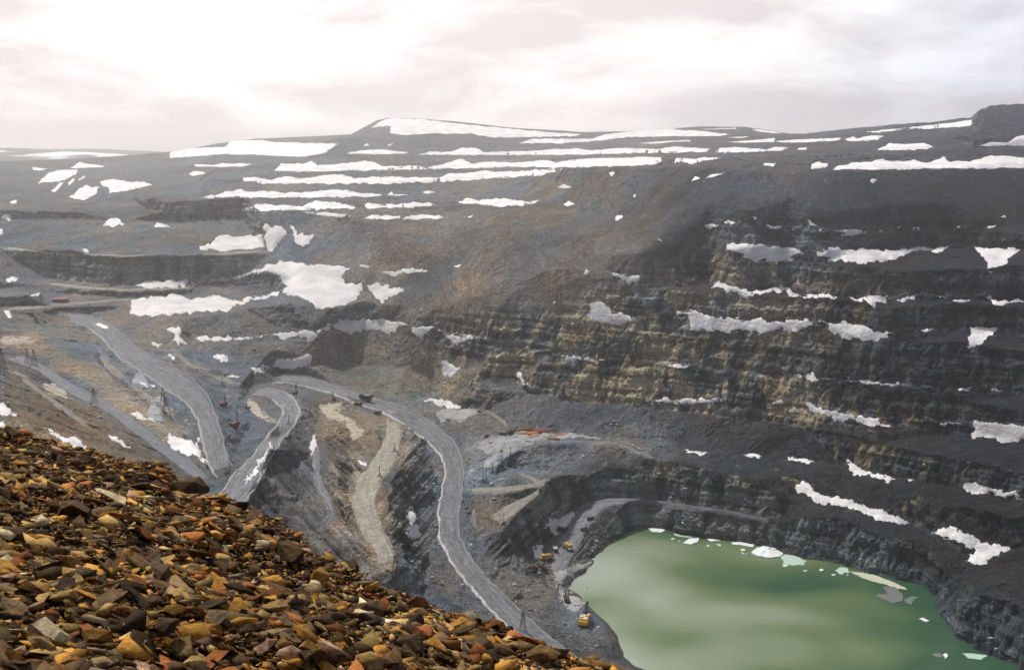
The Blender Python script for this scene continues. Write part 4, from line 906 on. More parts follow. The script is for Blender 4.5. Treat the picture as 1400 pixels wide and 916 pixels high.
def put_stone(x, y, wpx, pk, si, lab_, hf, rsd, big=False, cat='boulder', tilt=.22):
    d = float(fgD(x, y)); s = wpx*d/FPX
    o = bpy.data.objects.new('boulder' if big else 'stone', stone_mesh(si, pk, big)); C.objects.link(o)
    m = rot_rand(rsd, tilt); o.rotation_euler = m.to_euler(); o.scale = (s*1.15, s*1.15, s*1.15*hf)
    p = world(float(x), float(y), d); o.location = p+np.array([0, 0, s*.12+(.07 if not big else .04)+.55*float(fbm(p[:1]/3.4, p[1:2]/3.4, None, 201, 4)[0])]); tag(o, lab_, cat, GST); return o
rs = random.Random(21)
for q, (x, y, wpx, pk, sh, lab_, hf) in enumerate(BOULD): put_stone(x, y, wpx, pk, sh+6*(q % 3), lab_, hf, rs, True)
cnt = {}
for q in range(270):
    for tr in range(100):
        x = rs.uniform(-20, 840); y = rs.uniform(590, 925)
        if y > float(ey(x))+1 and all((x-b[0])**2+((y-b[1])*1.4)**2 > (b[2]*.5+8)**2 for b in BOULD): break
    k = rs.choices(list(PAL), wts)[0]; sz = rs.choice([22, 24, 26, 28, 32, 36, 42, 52])*(.6+.55*(y-590)/330)
    put_stone(x, y, sz, k, rs.randrange(14), 'medium %s angular stone half buried in the near scree' % k, rs.uniform(.6, 1.2), rs, False, 'stone', .4)
# ================================================================ machines, masts, timber, ice
def bx(bm, sx, sy, sz, loc=(0,0,0), rot=(0,0,0), taper=1.0):
    m = Matrix.LocRotScale(Vector(loc), Matrix.Identity(3) if rot == (0,0,0) else (Matrix.Rotation(rot[2],3,'Z') @ Matrix.Rotation(rot[1],3,'Y') @ Matrix.Rotation(rot[0],3,'X')), Vector((1,1,1)))
    vs = [bm.verts.new(m @ Vector((x*sx/2*(taper if z > 0 else 1), y*sy/2*(taper if z > 0 else 1), z*sz/2))) for z in (-1,1) for y in (-1,1) for x in (-1,1)]
    for f in ((0,2,3,1),(4,5,7,6),(0,1,5,4),(2,6,7,3),(0,4,6,2),(1,3,7,5)): bm.faces.new([vs[q] for q in f])
def beam(bm, a, b, w_=.3, h_=None):
    a, b = Vector(a), Vector(b); d = b-a; h_ = h_ or w_; m = d.to_track_quat('Z', 'Y').to_matrix()
    vs = [bm.verts.new(a+m @ Vector((x*w_/2, y*h_/2, z*d.length))) for z in (0,1) for y in (-1,1) for x in (-1,1)]
    for f in ((0,2,3,1),(4,5,7,6),(0,1,5,4),(2,6,7,3),(0,4,6,2),(1,3,7,5)): bm.faces.new([vs[q] for q in f])
def cyl(bm, c, r, h, ax='X', n=14):
    rt = {'X': Matrix.Rotation(R(90), 4, 'Y'), 'Y': Matrix.Rotation(R(90), 4, 'X'), 'Z': Matrix.Identity(4)}[ax]
    bmesh.ops.create_cone(bm, cap_ends=True, segments=n, radius1=r, radius2=r, depth=h, matrix=Matrix.Translation(c) @ rt)
def part(name, fn, mat, parent, bev=0.0):
    bm = bmesh.new(); fn(bm); bmesh.ops.recalc_face_normals(bm, faces=bm.faces[:])
    if bev: bmesh.ops.bevel(bm, geom=bm.edges[:], offset=bev, segments=1, affect='EDGES', clamp_overlap=True)
    me = bpy.data.meshes.new(name); bm.to_mesh(me); bm.free(); me.materials.append(mat)
    o = bpy.data.objects.new(name, me); C.objects.link(o); o.parent = parent; return o
def copy_tree(o, parent=None):
    c = o.copy(); C.objects.link(c); c.parent = parent
    for ch in list(kids.get(o.name, [])): copy_tree(ch, c)
    return c
kids = {}
def build_kids():
    kids.clear()
    for o in C.objects:
        if o.parent: kids.setdefault(o.parent.name, []).append(o)
K_y = simple('machine_yellow', (.80,.46,.04), .55, 0, .25, 1.2); K_or = simple('machine_orange', (.62,.30,.06), .55, 0, .35, 1.2); K_dk = simple('machine_dark', (.035,.035,.04), .7, 0, .3, 1)
K_rd = simple('machine_red_oxide', (.13,.055,.045), .7, 0, .35, 1); K_wh = simple('cab_white', (.75,.74,.70), .5, 0, .2, 1); K_gl = simple('cab_glass', (.03,.04,.05), .15); K_ty = simple('tyre_rubber', (.03,.03,.03), .9)
K_st = simple('rusty_steel', (.16,.11,.085), .75, 0, .35, 1); K_gs = simple('grey_steel', (.12,.12,.125), .6, 0, .3, 1); K_cr = simple('body_cream', (.55,.47,.30), .6, 0, .25, 1)
def track(bm, x, L_=9, w_=1.5, h_=1.8):
    prof = []
    for k in range(16):
        a = 2*math.pi*k/16; prof.append(((L_/2-h_/2)*(1 if math.cos(a) > 0 else -1)+math.cos(a)*h_/2, h_/2+math.sin(a)*h_/2))
    A = [bm.verts.new((x-w_/2, p[0], p[1])) for p in prof]; B = [bm.verts.new((x+w_/2, p[0], p[1])) for p in prof]
    bm.faces.new(A); bm.faces.new(B[::-1])
    for k in range(16): bm.faces.new((A[k], A[(k+1) % 16], B[(k+1) % 16], B[k]))
def shovel(px, py, rz, sc_, bodym, label, up=1.0):
    r = empty('mining_shovel', at(px, py), rz); r.scale = (sc_,)*3
    tag(r, label, 'excavator', 'excavators in the pit')
    part('track', lambda b: track(b, -2.6), K_dk, r); part('track', lambda b: track(b, 2.6), K_dk, r)
    part('turntable', lambda b: cyl(b, (0,0,2.0), 2.4, .8, 'Z', 24), K_gs, r)
    h = part('house', lambda b: bx(b, 6.4, 8.6, 4.0, (0,-1.6,4.5)), bodym, r, .18)
    def rf(b):
        bx(b, 6.0, 8.0, .35, (0,-1.6,6.7)); bx(b, 1.6, 2.4, .9, (-1.5,-3.2,7.3)); bx(b, 1.6, 2.0, .7, (1.4,-.6,7.2))
    part('roof', rf, K_cr if bodym == K_y else bodym, r, .06)
    part('counterweight', lambda b: bx(b, 6.6, 1.2, 3.0, (0,-6.4,3.9)), bodym, r, .2)
    part('handrail', lambda b: [beam(b, (s*3.1,-5.6,6.9), (s*3.1,2.4,6.9), .12) for s in (-1,1)]+[beam(b, (s*3.1,y,6.7), (s*3.1,y,7.7), .1) for s in (-1,1) for y in (-5.6,-3,-.4,2.2)]+[beam(b, (s*3.1,-5.6,7.7), (s*3.1,2.4,7.7), .1) for s in (-1,1)], K_gs, r)
    c = part('cab', lambda b: bx(b, 2.0, 2.4, 2.6, (2.5,3.6,5.6)), bodym, r, .1)
    part('window', lambda b: (bx(b, 1.7, .06, 1.3, (2.5,4.82,6.0)), bx(b, .06, 1.9, 1.3, (3.52,3.6,6.0))), K_gl, c)
    part('boom', lambda b: (beam(b, (-.7,2.4,3.4), (-.45,11.5,12*up), .8, 1.3), beam(b, (.7,2.4,3.4), (.45,11.5,12*up), .8, 1.3), cyl(b, (0,11.5,12*up), 1.0, 1.5)), K_dk, r)
    part('gantry', lambda b: (beam(b, (-1.6,-1,6.6), (-.8,.6,10.2), .35), beam(b, (1.6,-1,6.6), (.8,.6,10.2), .35), beam(b, (-.8,.6,10.2), (.8,.6,10.2), .35)), K_dk, r)
    part('cable', lambda b: [beam(b, (s*.6,.6,10.2), (s*.4,11.4,12.2*up), .14) for s in (-1,1)], K_dk, r)
    part('dipper_stick', lambda b: (beam(b, (-.4,4.6,7.4), (-.4,13.5,3.6), .4, .9), beam(b, (.4,4.6,7.4), (.4,13.5,3.6), .4, .9)), K_dk, r)
    bk = part('bucket', lambda b: (bx(b, 2.8, 2.6, 2.6, (0,14.4,3.0), (R(-20),0,0), 1.12)), K_st, r, .12)
    part('bucket_teeth', lambda b: [beam(b, (x,15.6,3.6), (x,16.2,4.6), .26) for x in (-1.1,-.55,0,.55,1.1)], K_gs, bk)
    return r
def truck(px, py, rz, sc_, bodym, cabm, label, cat='dump truck'):
    r = empty('dump_truck', at(px, py), rz); sc_ *= 1.2; r.scale = (sc_,)*3; tag(r, label, cat, 'dump trucks in the pit')
    part('chassis', lambda b: (bx(b, 1.6, 8.6, .7, (0,0,1.5)), bx(b, 3.2, .4, .6, (0,4.6,1.3))), K_dk, r)
    for y in (3.2, -2.2):
        for s in (-1, 1):
            w_ = part('wheel', lambda b: cyl(b, (s*1.7,y,1.05), 1.05, .9 if y > 0 else 1.3, 'X', 18), K_ty, r); part('rim', lambda b: cyl(b, (s*(1.75 if y > 0 else 1.8),y,1.05), .5, 1.0 if y > 0 else 1.4, 'X', 12), K_gs, w_)
    c = part('cab', lambda b: bx(b, 2.0, 2.0, 2.2, (-.7,3.4,3.1), (0,0,0), .93), cabm, r, .08)
    part('window', lambda b: (bx(b, 1.7, .06, .9, (-.7,4.42,3.5)), bx(b, .06, 1.4, .9, (-1.71,3.4,3.5))), K_gl, c)
    part('hood', lambda b: bx(b, 3.2, 1.8, 1.3, (0,4.4,2.2)), cabm, r, .1)
    def bed(b):
        P = [(-4.9,2.5,-4.9,4.4),(-3.0,1.9,-3.0,4.5),(2.2,2.0,2.2,4.6),(2.6,2.4,2.8,4.8)]
        for s in (-1, 1):
            vs = [b.verts.new((s*1.9, y, z)) for y, z in ((-5.2,3.2),(-2.6,2.0),(2.0,2.1),(2.4,4.6),(-4.8,4.6))]; v2 = [b.verts.new((s*1.7, v.co.y, v.co.z)) for v in vs]
            b.faces.new(vs); b.faces.new(v2[::-1])
            for q in range(5): b.faces.new((vs[q], vs[(q+1) % 5], v2[(q+1) % 5], v2[q]))
        bx(b, 3.5, 4.6, .25, (0,-.3,2.1)); bx(b, 3.5, 2.9, .25, (0,-3.85,2.65), (R(-24),0,0)); bx(b, 3.5, .25, 2.5, (0,2.3,3.4)); bx(b, 3.6, 2.3, .25, (0,3.4,4.75))
    part('dump_body', bed, bodym, r)
    part('load', lambda b: bx(b, 3.2, 5.6, 1.0, (0,-.9,4.4), (0,0,0), .55), M_floor, r, .3)
    return r
shovel(799, 852, R(-14), .95, K_y, 'bright yellow mining shovel at the lake edge with its boom raised', 1.0)
shovel(730, 781, R(-95), .72, K_rd, 'red brown mining shovel reaching right at the foot of the dark cut', .8)
shovel(775, 823, R(10), .55, K_dk, 'dark small shovel on the shore between the track and the lake', 1.1)
shovel(699, 594, R(-60), .62, K_rd, 'dark red excavator beside the timber stacks on the pit bench', .9)
shovel(744, 779, R(60), .5, K_dk, 'dark excavator just right of the red brown mining shovel', .8)
truck(776, 751, R(205), .95, K_or, K_wh, 'orange dump truck with a white cab on the ramp above the lake')
truck(748, 766, R(110), .85, K_or, K_or, 'orange dump truck parked below the small snow patch')
truck(759, 754, R(190), .6, K_wh, K_dk, 'small white backed truck between the two orange trucks')
truck(500, 549, R(75), 1.25, K_dk, K_dk, 'dark haul truck driving on the main haul road bend')
truck(490, 556, R(100), .75, K_rd, K_dk, 'small dark truck waiting beside the haul road, behind the big dark one')
truck(516, 567, R(140), .7, K_rd, K_rd, 'small reddish truck on the slope below the haul road bend')
truck(807, 711, R(120), .5, K_dk, K_dk, 'tiny dark truck higher on the curving ramp')
truck(798, 725, R(130), .5, K_dk, K_dk, 'tiny dark truck lower on the curving ramp')
truck(769, 728, R(80), .75, K_dk, K_dk, 'dark truck against the snow patch beside the ramp')
truck(688, 595, R(90), .6, K_gs, K_dk, 'grey truck left of the dark red excavator on the pit bench')
truck(665, 597, R(150), .55, K_rd, K_rd, 'lone reddish truck at the left end of the timber yard')
# site shed
sh = empty('site_shed', at(83, 414), R(8)); tag(sh, 'long red shed on the upper left bench above the haul road', 'shed')
part('wall', lambda b: bx(b, 17, 7, 4.6, (0,0,2.3)), simple('red_cladding', (.34,.06,.055), .7), sh)
part('roof', lambda b: [beam(b, (-8.8,s*3.9,4.5), (-8.8,0,6.2), .2) for s in (-1,1)]+[bx(b, 17.8, 4.3, .2, (0,s*1.95,5.45), (R(-22)*s,0,0)) for s in (-1,1)], simple('red_roof', (.28,.07,.06), .7), sh)
dd = part('door', lambda b: bx(b, 3, .12, 3.4, (-4,-3.58,1.7)), K_dk, sh)
for x_ in (0, 3, 6): 
    wn = part('window', lambda b: bx(b, 1.5, .1, 1.1, (x_,-3.57,2.7)), K_gl, sh)
# lattice pylons
def pylon(px, py, h_, label, m=K_st, arms=True, name='pylon'):
    r = empty(name, at(px, py), R(random.uniform(-20, 20))); tag(r, label, 'pylon', 'lattice pylons around the haul roads'); w_ = h_*.16
    for sx in (-1, 1):
        for sy in (-1, 1): part('leg', lambda b: beam(b, (sx*w_,sy*w_,-1.2), (sx*.35,sy*.35,h_), .24), m, r)
    def br(b):
        n = 6
        for k in range(n):
            z0, z1 = h_*k/n, h_*(k+1)/n; a0, a1 = w_+(.35-w_)*k/n, w_+(.35-w_)*(k+1)/n
            for (ax, ay), (cx, cy) in (((-1,-1),(1,-1)),((1,-1),(1,1)),((1,1),(-1,1)),((-1,1),(-1,-1))):
                beam(b, (ax*a0,ay*a0,z0), (cx*a1,cy*a1,z1), .11); beam(b, (cx*a0,cy*a0,z0), (ax*a1,ay*a1,z1), .11)
    part('bracing', br, m, r)
    if arms:
        for z_ in (.82, .96): part('cross_arm', lambda b: beam(b, (-h_*.16,0,h_*z_), (h_*.16,0,h_*z_), .3), m, r)
    return r
for px, py, h_, lb in ((129,558,16,'rusty lattice pylon on the brown slope behind the foreground at the left'),(227,566,15,'rusty lattice pylon beside the lower grey pond'),
  (223,549,13,'rusty lattice pylon between the two grey ponds'),(38,498,15,'lattice pylon on the blue grey spoil at the left, left one of two'),(47,499,15,'lattice pylon on the blue grey spoil at the left, right one of two'),
  (544,796,19,'lattice pylon on the slope just beyond the near scree crest'),(715,862,13,'lattice pylon beside the haul road at the bottom of the view'),(3,512,20,'dark lattice pylon at the left edge of the view'),
  (743,797,9,'slim lattice tower on the lake shore near the machines'),(56,414,11,'slim lattice pylon left of the red shed')): pylon(px, py, h_, lb, K_dk if 'dark' in lb else K_st)
# power masts on sledge feet
def mast(px, py, h_, label):
    r = empty('power_mast', at(px, py)); tag(r, label, 'mast', 'small power masts on sledge feet')
    part('pole', lambda b: cyl(b, (0,0,h_/2), .28, h_, 'Z', 8), K_gs, r)
    part('foot', lambda b: [beam(b, (2.6*math.cos(a),2.6*math.sin(a),0), (0,0,2.8), .4) for a in (0.3,1.87,3.44,5.0)]+[beam(b, (-2.8,0,.2), (2.8,0,.2), .45)], K_dk, r)
    part('cross_arm', lambda b: beam(b, (-1.5,0,h_*.93), (1.5,0,h_*.93), .25), K_gs, r)
for px, py, h_, lb in ((699,624,9,'power mast on the pale bench floor, right one of two'),(688,634,9,'power mast on the pale bench floor, left one of two'),(674,647,9,'power mast left of the dark spoil cone'),
  (661,661,13,'tall double looking mast beside the main haul road, left one'),(665,661,13,'tall double looking mast beside the main haul road, right one'),(519,652,9,'power mast on the cream dirt track, middle'),
  (540,618,8,'power mast on the cream dirt track near its top'),(338,536,9,'power mast at the top bend of the right haul road'),(395,582,9,'power mast on the outer edge of the right haul road'),(424,569,8,'power mast left of the cream clay floor'),
  (304,527,8,'power mast above the left haul road bend'),(121,424,9,'power mast at the top of the left haul road'),(689,717,9,'power mast on the lower end of the looping track'),(721,786,7,'short power mast left of the red brown shovel'),
  (519,600,9,'power mast left of the cream dirt track')): mast(px, py, h_, lb)
def rig(px, py, label, s=1.0):
    r = empty('drill_rig', at(px, py), R(random.uniform(-40, 40))); r.scale = (s,)*3; tag(r, label, 'drill rig', 'reddish drill rigs between the haul roads')
    part('track', lambda b: track(b, -1.6, 6, 1.0, 1.3), K_dk, r); part('track', lambda b: track(b, 1.6, 6, 1.0, 1.3), K_dk, r)
    h = part('house', lambda b: bx(b, 4, 6.5, 2.8, (0,-.4,2.7)), K_rd, r, .12); part('cab', lambda b: bx(b, 1.6, 1.6, 2.0, (1.1,3.4,2.6)), K_rd, r, .08)
    def tw(b):
        for sx in (-.6, .6):
            for sy in (-.5, .5): beam(b, (sx,2.8+sy,1), (sx,2.8+sy,12), .22)
        for k in range(8): beam(b, (-.6,2.3,1+k*1.37), (.6,2.3,2.37+k*1.37), .14); beam(b, (-.6,3.3,2.37+k*1.37), (.6,3.3,1+k*1.37), .14)
    part('drill_mast', tw, K_st, r)
rig(305, 556, 'reddish drill rig with an upright mast right of the left haul road, upper one'); rig(320, 586, 'reddish drill rig with an upright mast on the mound between the haul roads, lower one', 1.1); rig(404, 540, 'reddish drill rig at the head of the right haul road bend', .9)
rig(456, 547, 'reddish drill rig at the top edge of the cream clay floor', .7)
# timber and pipe stacks
def stack(px, py, rz, L_, nrow, d_, m, label, nm='timber_stack', cat='timber stack'):
    r = empty(nm, at(px, py), rz); tag(r, label, cat, 'timber and pipe stacks on the pit bench'); rr_ = random.Random(int(px))
    k = 0
    for lay_ in range(2):
        for q in range(nrow-lay_*2):
            y = (q-(nrow-lay_*2)/2)*d_*1.25; part('log' if 'timber' in cat else 'pipe', lambda b: cyl(b, (rr_.uniform(-1.2,1.2),y,.6+d_/2+lay_*d_*.9), d_/2, L_*rr_.uniform(.85,1.05), 'X', 8), m, r)
    part('bearer', lambda b: [bx(b, .5, nrow*d_*1.3, .6, (x,0,.3)) for x in (-L_*.3, L_*.3)], K_dk, r)
T_o = simple('fresh_timber', (.62,.27,.09), .8, 0, .4, .8); T_r = simple('rusty_pipe', (.33,.10,.07), .7, 0, .4, .8); T_c = simple('pale_timber', (.62,.50,.38), .8, 0, .3, .8)
for a in ((713,593,R(15),9,5,.9,T_c,'short pale timber stack beside the dark red excavator'),(727,594,R(20),11,7,.9,T_o,'bright orange timber stack in the middle of the timber yard'),(741,590,R(14),22,6,.9,T_r,'long rust red pipe stack at the foot of the ochre cliff'),
          (720,588,R(25),14,4,.8,T_r,'short rust red pipe stack behind the orange timber'),(729,598,R(38),9,5,.8,T_c,'short pale timber stack in front of the orange one'),(752,600,R(8),12,4,.8,T_c,'pale timber stack at the right front of the timber yard'),
          (763,596,R(22),20,4,.7,T_o,'long thin orange timber row at the right end of the timber yard'),(758,604,R(6),10,4,.7,T_r,'small rust red stack in front of the timber yard')):
    stack(*a, nm='pipe_stack' if 'pipe' in a[7] or 'rust red' in a[7] else 'timber_stack', cat='pipe stack' if 'pipe' in a[7] or 'rust red' in a[7] else 'timber stack')
# ice and scum on the lake
t = NT('lake_ice', .35, .5); n1 = t.noise(.4, 5, .6); M_ice = t.out(t.mix(n1, (.55,.60,.58), (.78,.80,.78)), t.bump(n1, .3))
t = NT('drowned_ice', .3, .5); M_ice2 = t.out((.40,.52,.44)); t = NT('dirty_ice', .7, .3); n1 = t.noise(.5, 5); M_ice3 = t.out(t.mix(n1, (.07,.08,.08), (.16,.17,.16)), t.bump(n1, .3)); t = NT('scum', .7, .3); n1 = t.noise(.6, 5); M_scum = t.out(t.mix(n1, (.20,.22,.14), (.62,.60,.46)))
def floe(s, m, hgt, label, peak=0.0, cat='ice floe', name='ice_floe'):
    P_ = outline(s); rs_ = random.Random(int(P_[0][0])); Q = []
    for p, q in zip(P_, P_[1:]+P_[:1]):
        n = max(int(math.dist(p, q)/2.5), 1)
        for k in range(n): Q.append((p[0]+(q[0]-p[0])*k/n+rs_.gauss(0, .35), p[1]+(q[1]-p[1])*k/n+rs_.gauss(0, .25)))
    W = [Vector(world(a, b, zc_from_z(b, 0.0))) for a, b in Q]; c = sum(W, Vector())/len(W); n = len(W); V = []; F_ = []
    V += [w_+Vector((0,0,-.6)) for w_ in W]; V += [w_+Vector((0,0,hgt)) for w_ in W]; 
    rings = (.75, .4)
    for r_ in rings: V += [c+(w_-c)*r_+Vector((0,0,hgt+peak*(1-r_)*rs_.uniform(.6,1.3))) for w_ in W]
    V.append(c+Vector((0,0,hgt+peak)))
    for L_ in range(3): F_ += [(L_*n+k, L_*n+(k+1) % n, (L_+1)*n+(k+1) % n, (L_+1)*n+k) for k in range(n)]
    F_ += [(3*n+k, 3*n+(k+1) % n, 4*n) for k in range(n)]
    o = mesh_obj(name, [v-c for v in V], F_, m); o.location = c; bm = bmesh.new(); bm.from_mesh(o.data); bmesh.ops.recalc_face_normals(bm, faces=bm.faces[:]); bm.to_mesh(o.data); bm.free(); tag(o, label, cat, 'ice floes along the lake shore'); return o
floe('I 0,378 40,370 95,382 100,395 60,398 10,392', M_ice2, .4, 'flat greenish ice floe under the cliff at the far left of the shore ice')
floe('I 40,422 62,405 103,402 98,418 70,426', M_ice, .9, 'white wedge shaped ice floe in the far left of the lake')
floe('I 128,403 160,400 186,410 150,413', M_ice, .5, 'small thin ice floe right of the white wedge')
floe('I 228,418 270,416 318,425 312,435 280,430 235,424', M_ice, .5, 'narrow white ice strip left of the grey iceberg')
floe('I 265,444 280,441 285,448 270,449', M_ice, .4, 'tiny ice chip below the narrow ice strip')
floe('I 305,458 330,440 355,432 400,440 432,462 420,474 380,478 335,472', M_ice, .8, 'grey white humped iceberg grounded against the far shore', 2.6)
floe('I 420,474 440,464 475,468 522,490 505,503 470,507 440,500', M_ice2, .25, 'pale green drowned ice sheet right of the humped iceberg')
floe('I 635,526 660,512 685,518 690,536 650,538', M_ice2, .3, 'pale ice floe at the start of the scum line')
floe('I 690,530 740,535 790,545 830,560 880,580 918,600 880,598 830,580 790,572 740,555', M_scum, .3, 'long yellowish scum raft along the far right shore', 0, 'scum raft', 'scum_raft')
floe('I 820,588 870,592 903,625 898,645 860,656 830,640 795,628 800,618 840,618', M_ice3, .3, 'dark dirty ice raft below the yellowish scum')
floe('I 903,640 935,628 962,632 940,645 935,662 915,655', M_ice3, .3, 'small dark ice raft right of the big dirty one')
floe('I 962,714 980,712 1002,724 990,728', M_ice, .4, 'small white ice chip in the right bay of the lake')
floe('I 1012,852 1040,850 1062,858 1050,868 1025,864', M_ice3, .3, 'dark ice chip near the bottom right shore')
floe('I 1056,858 1068,852 1078,862 1068,872', M_ice, .8, 'white ice lump beside the dark chip near the bottom right shore')
floe('I 1133,850 1180,852 1230,860 1205,876 1160,870', M_ice2, .3, 'pale green ice sheet in the bottom right cove')
floe('F 0,930 40,925 100,935 60,940', M_ice, .4, 'thin ice line against the far shore cliff')
floe('H 1215,358 1245,352 1290,368 1270,378 1235,376', M_ice, .5, 'thin ice floe nearest the top corner of the lake')
rs = random.Random(5)
for q in range(18):
    k = rs.random()*(len(SHORE[2:9])-1); i_ = int(k); f_ = k-i_; a_, b_ = SHORE[2+i_], SHORE[3+i_]; x = a_[0]+(b_[0]-a_[0])*f_-rs.uniform(0, 14); y = a_[1]+(b_[1]-a_[1])*f_+rs.uniform(2, 12); w_ = rs.uniform(1.2, 3.5)
    floe('P '+' '.join('%.1f,%.1f' % (x+w_*math.cos(t_*1.05)*rs.uniform(.6, 1.3), y+w_*.45*math.sin(t_*1.05)*rs.uniform(.6, 1.3)) for t_ in range(6)), rs.choice([M_ice, M_ice2]), rs.uniform(.2, .5), 'tiny melting ice chip drifting along the far shore of the lake')
# shore boulders
for k, (px, py, wpx, lb) in enumerate(((802,803,4,'dark boulder standing alone in the lake off the gravel spit'),(1361,886,9,'pale boulder on the dark shore at the bottom right'),(776,790,8,'dark boulder pile stone by the spit, nearest the lake corner'),
   (784,786,9,'largest dark boulder on the gravel spit'),(791,781,7,'dark boulder in the middle of the gravel spit'),(798,778,6,'dark boulder near the tip of the gravel spit'),(806,773,6,'dark boulder at the tip of the gravel spit'),(772,798,8,'dark boulder on the shore above the small shovel'),
   (775,806,7,'dark boulder beside the water left of the lone lake boulder'),(787,794,5,'pale grey boulder at the water line of the spit'))):
    p = Vector(world(float(px), float(py), zc_from_z(float(py), .3))) if k == 0 else at(px, py)
    o = bpy.data.objects.new('boulder', stone_mesh(k, 'dark brown' if k != 1 and k != 9 else 'pale buff', True)); C.objects.link(o); s_b = wpx*(p-Vector((0,0,CAMZ))).length/FPX; o.scale = (s_b, s_b, s_b*1.3); o.location = p; o.rotation_euler = (.2*k, .3, k); tag(o, lb, 'boulder', 'boulders at the lake shore')
# fallen blocks on benches and spoil
rs = random.Random(77); its = []; dens = [(0,440,640,700,2600),(420,540,640,800,1700),(640,560,1000,760,1700),(560,440,1400,720,2600),(700,740,860,900,500),(1250,740,1400,900,300)]
for x0, y0, x1, y1, n in dens:
    xx = np.array([rs.uniform(x0, x1) for _ in range(n)]); yy = np.array([rs.uniform(y0, y1) for _ in range(n)])
    fm = samp(np.clip(M_road+M_snow+M_lake, 0, 1), xx, yy); PP = onmap(Pfin, xx, yy); cc = onmap(col, xx, yy)
    for a, b, f_, p, c in zip(xx, yy, fm, PP, cc):
        if f_ > .15 or p[2] < 1: continue
        s_b = min(.5*rs.paretovariate(2.0), 3.2); k = rs.uniform(.9, 2.1)
        m = Matrix.Rotation(rs.uniform(0, 6.3), 3, 'Z') @ Matrix.Rotation(rs.uniform(-.6, .6), 3, 'X'); its.append((rs.choice(small_t), m*s_b*1.5, p+np.array([0,0,s_b*.15]), tuple(min(q*k+.015, .5) for q in c)))
t = NT('fallen_block', .9, .2); M_fb = t.out(t.attr('tint').outputs['Color']); rb = merge(its, 'rubble', M_fb); tag(rb, 'fallen blocks strewn over the pit benches', 'rubble', kind='stuff')
# ================================================================ light, sky, air
AZ, EL = R(-42), R(55)
sd = bpy.data.lights.new('sun', 'SUN'); sun = bpy.data.objects.new('sun', sd); C.objects.link(sun)
sd.energy = 4.4; sd.angle = R(3); sd.color = (1, .955, .89)
dirn = Vector((math.sin(AZ)*math.cos(EL), math.cos(AZ)*math.cos(EL), math.sin(EL)))
sun.rotation_euler = dirn.to_track_quat('Z', 'Y').to_euler(); sun.location = (0, 0, 800)
wd = bpy.data.worlds.new('World'); bpy.context.scene.world = wd; wd.use_nodes = True
nt = wd.node_tree; bg = nt.nodes['Background']
sky = nt.nodes.new('ShaderNodeTexSky'); sky.sky_type = 'NISHITA'; sky.sun_disc = False; sky.sun_elevation = EL; sky.sun_rotation = AZ
sky.altitude = 400; sky.dust_density = 2.0
tc = nt.nodes.new('ShaderNodeTexCoord'); mp = nt.nodes.new('ShaderNodeMapping'); nt.links.new(tc.outputs['Generated'], mp.inputs[0]); mp.inputs['Scale'].default_value = (2.2, 2.2, 7.5)
mp.inputs['Location'].default_value = (.3, .1, .45)
def wnoise(sc, det, ds=0.0):
    n = nt.nodes.new('ShaderNodeTexNoise'); nt.links.new(mp.outputs[0], n.inputs[0]); n.inputs['Scale'].default_value = sc; n.inputs['Detail'].default_value = det; n.inputs['Roughness'].default_value = .55; n.inputs['Distortion'].default_value = ds; return n.outputs['Fac']
def wramp(f, st):
    r = nt.nodes.new('ShaderNodeValToRGB'); nt.links.new(f, r.inputs[0]); e = r.color_ramp.elements
    while len(e) < len(st): e.new(.5)
    for q, (p, c) in enumerate(st): e[q].position = p; e[q].color = (*c, 1)
    return r.outputs[0]
def wmix(f, a, b, mode='MIX'):
    m = nt.nodes.new('ShaderNodeMix'); m.data_type = 'RGBA'; m.blend_type = mode
    for s_, v_ in ((m.inputs[0], f), (m.inputs[6], a), (m.inputs[7], b)):
        if isinstance(v_, bpy.types.NodeSocket): nt.links.new(v_, s_)
        else: s_.default_value = v_ if not isinstance(v_, tuple) else (*v_, 1)
    return m.outputs[2]
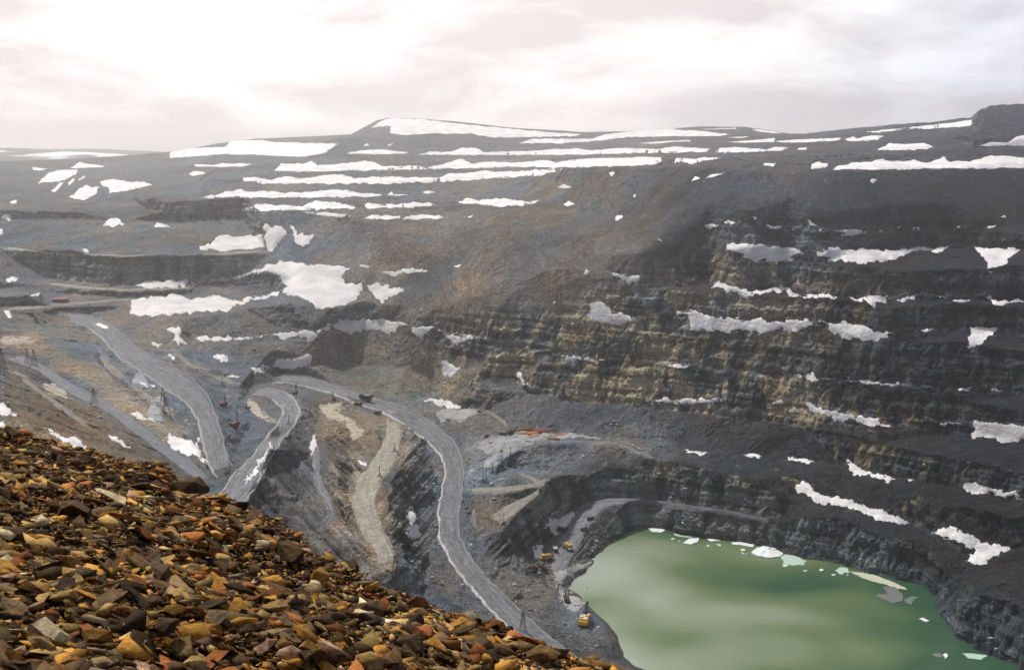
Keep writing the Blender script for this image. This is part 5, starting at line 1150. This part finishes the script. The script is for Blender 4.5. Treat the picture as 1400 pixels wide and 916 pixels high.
# cloud sheet, thin and bright towards the sun, thicker and greyer away from it
dp = nt.nodes.new('ShaderNodeVectorMath'); dp.operation = 'DOT_PRODUCT'; nt.links.new(tc.outputs['Generated'], dp.inputs[0])
d2 = Vector((math.sin(R(-12))*math.cos(R(20)), math.cos(R(-12))*math.cos(R(20)), math.sin(R(20)))); dp.inputs[1].default_value = d2
near = wramp(dp.outputs['Value'], [(.84, (0,0,0)), (.99, (1,1,1))])
cl = wnoise(1.75, 9, .3)
back = wramp(dp.outputs['Value'], [(.30, (.30,.34,.44)), (.80, (.84,.87,.94)), (.90, (1,1,1))])
thick = wramp(cl, [(.40, (0,0,0)), (.60, (1,1,1))])
K = SKYK
bright = wmix(near, (9.0*K, 8.8*K, 8.8*K), (12.0*K, 11.3*K, 10.9*K)); grey = wmix(near, (6.2*K, 5.8*K, 5.9*K), (7.7*K, 6.9*K, 6.9*K))
cloud = wmix(1.0, wmix(thick, bright, grey), back, 'MULTIPLY')
cover = wramp(wnoise(.9, 4), [(.2, (.80,.80,.80)), (.45, (1,1,1))])
nt.links.new(wmix(cover, sky.outputs[0], cloud), bg.inputs['Color']); bg.inputs['Strength'].default_value = .10
if HAZE:
    bpy.ops.mesh.primitive_cube_add(size=1); hz_ = bpy.context.object; hz_.name = 'haze'
    hz_.dimensions = (25000, 20000, 0); hz_.scale = (25000, 20000, 470); hz_.location = (0, 5000, 188)
    m = bpy.data.materials.new('hazy_air'); m.use_nodes = True; n = m.node_tree; n.nodes.remove(n.nodes['Principled BSDF'])
    pv = n.nodes.new('ShaderNodeVolumePrincipled'); pv.inputs['Color'].default_value = (1, .985, .97, 1); pv.inputs['Density'].default_value = HAZE; pv.inputs['Anisotropy'].default_value = .82
    n.links.new(pv.outputs[0], n.nodes['Material Output'].inputs['Volume']); hz_.data.materials.append(m); tag(hz_, kind='stuff')
sc = bpy.context.scene
sc.view_settings.view_transform = 'Standard'; sc.view_settings.look = 'None'; sc.view_settings.exposure = EXPO; sc.view_settings.gamma = 1
sc.cycles.volume_bounces = 1; sc.cycles.max_bounces = 6
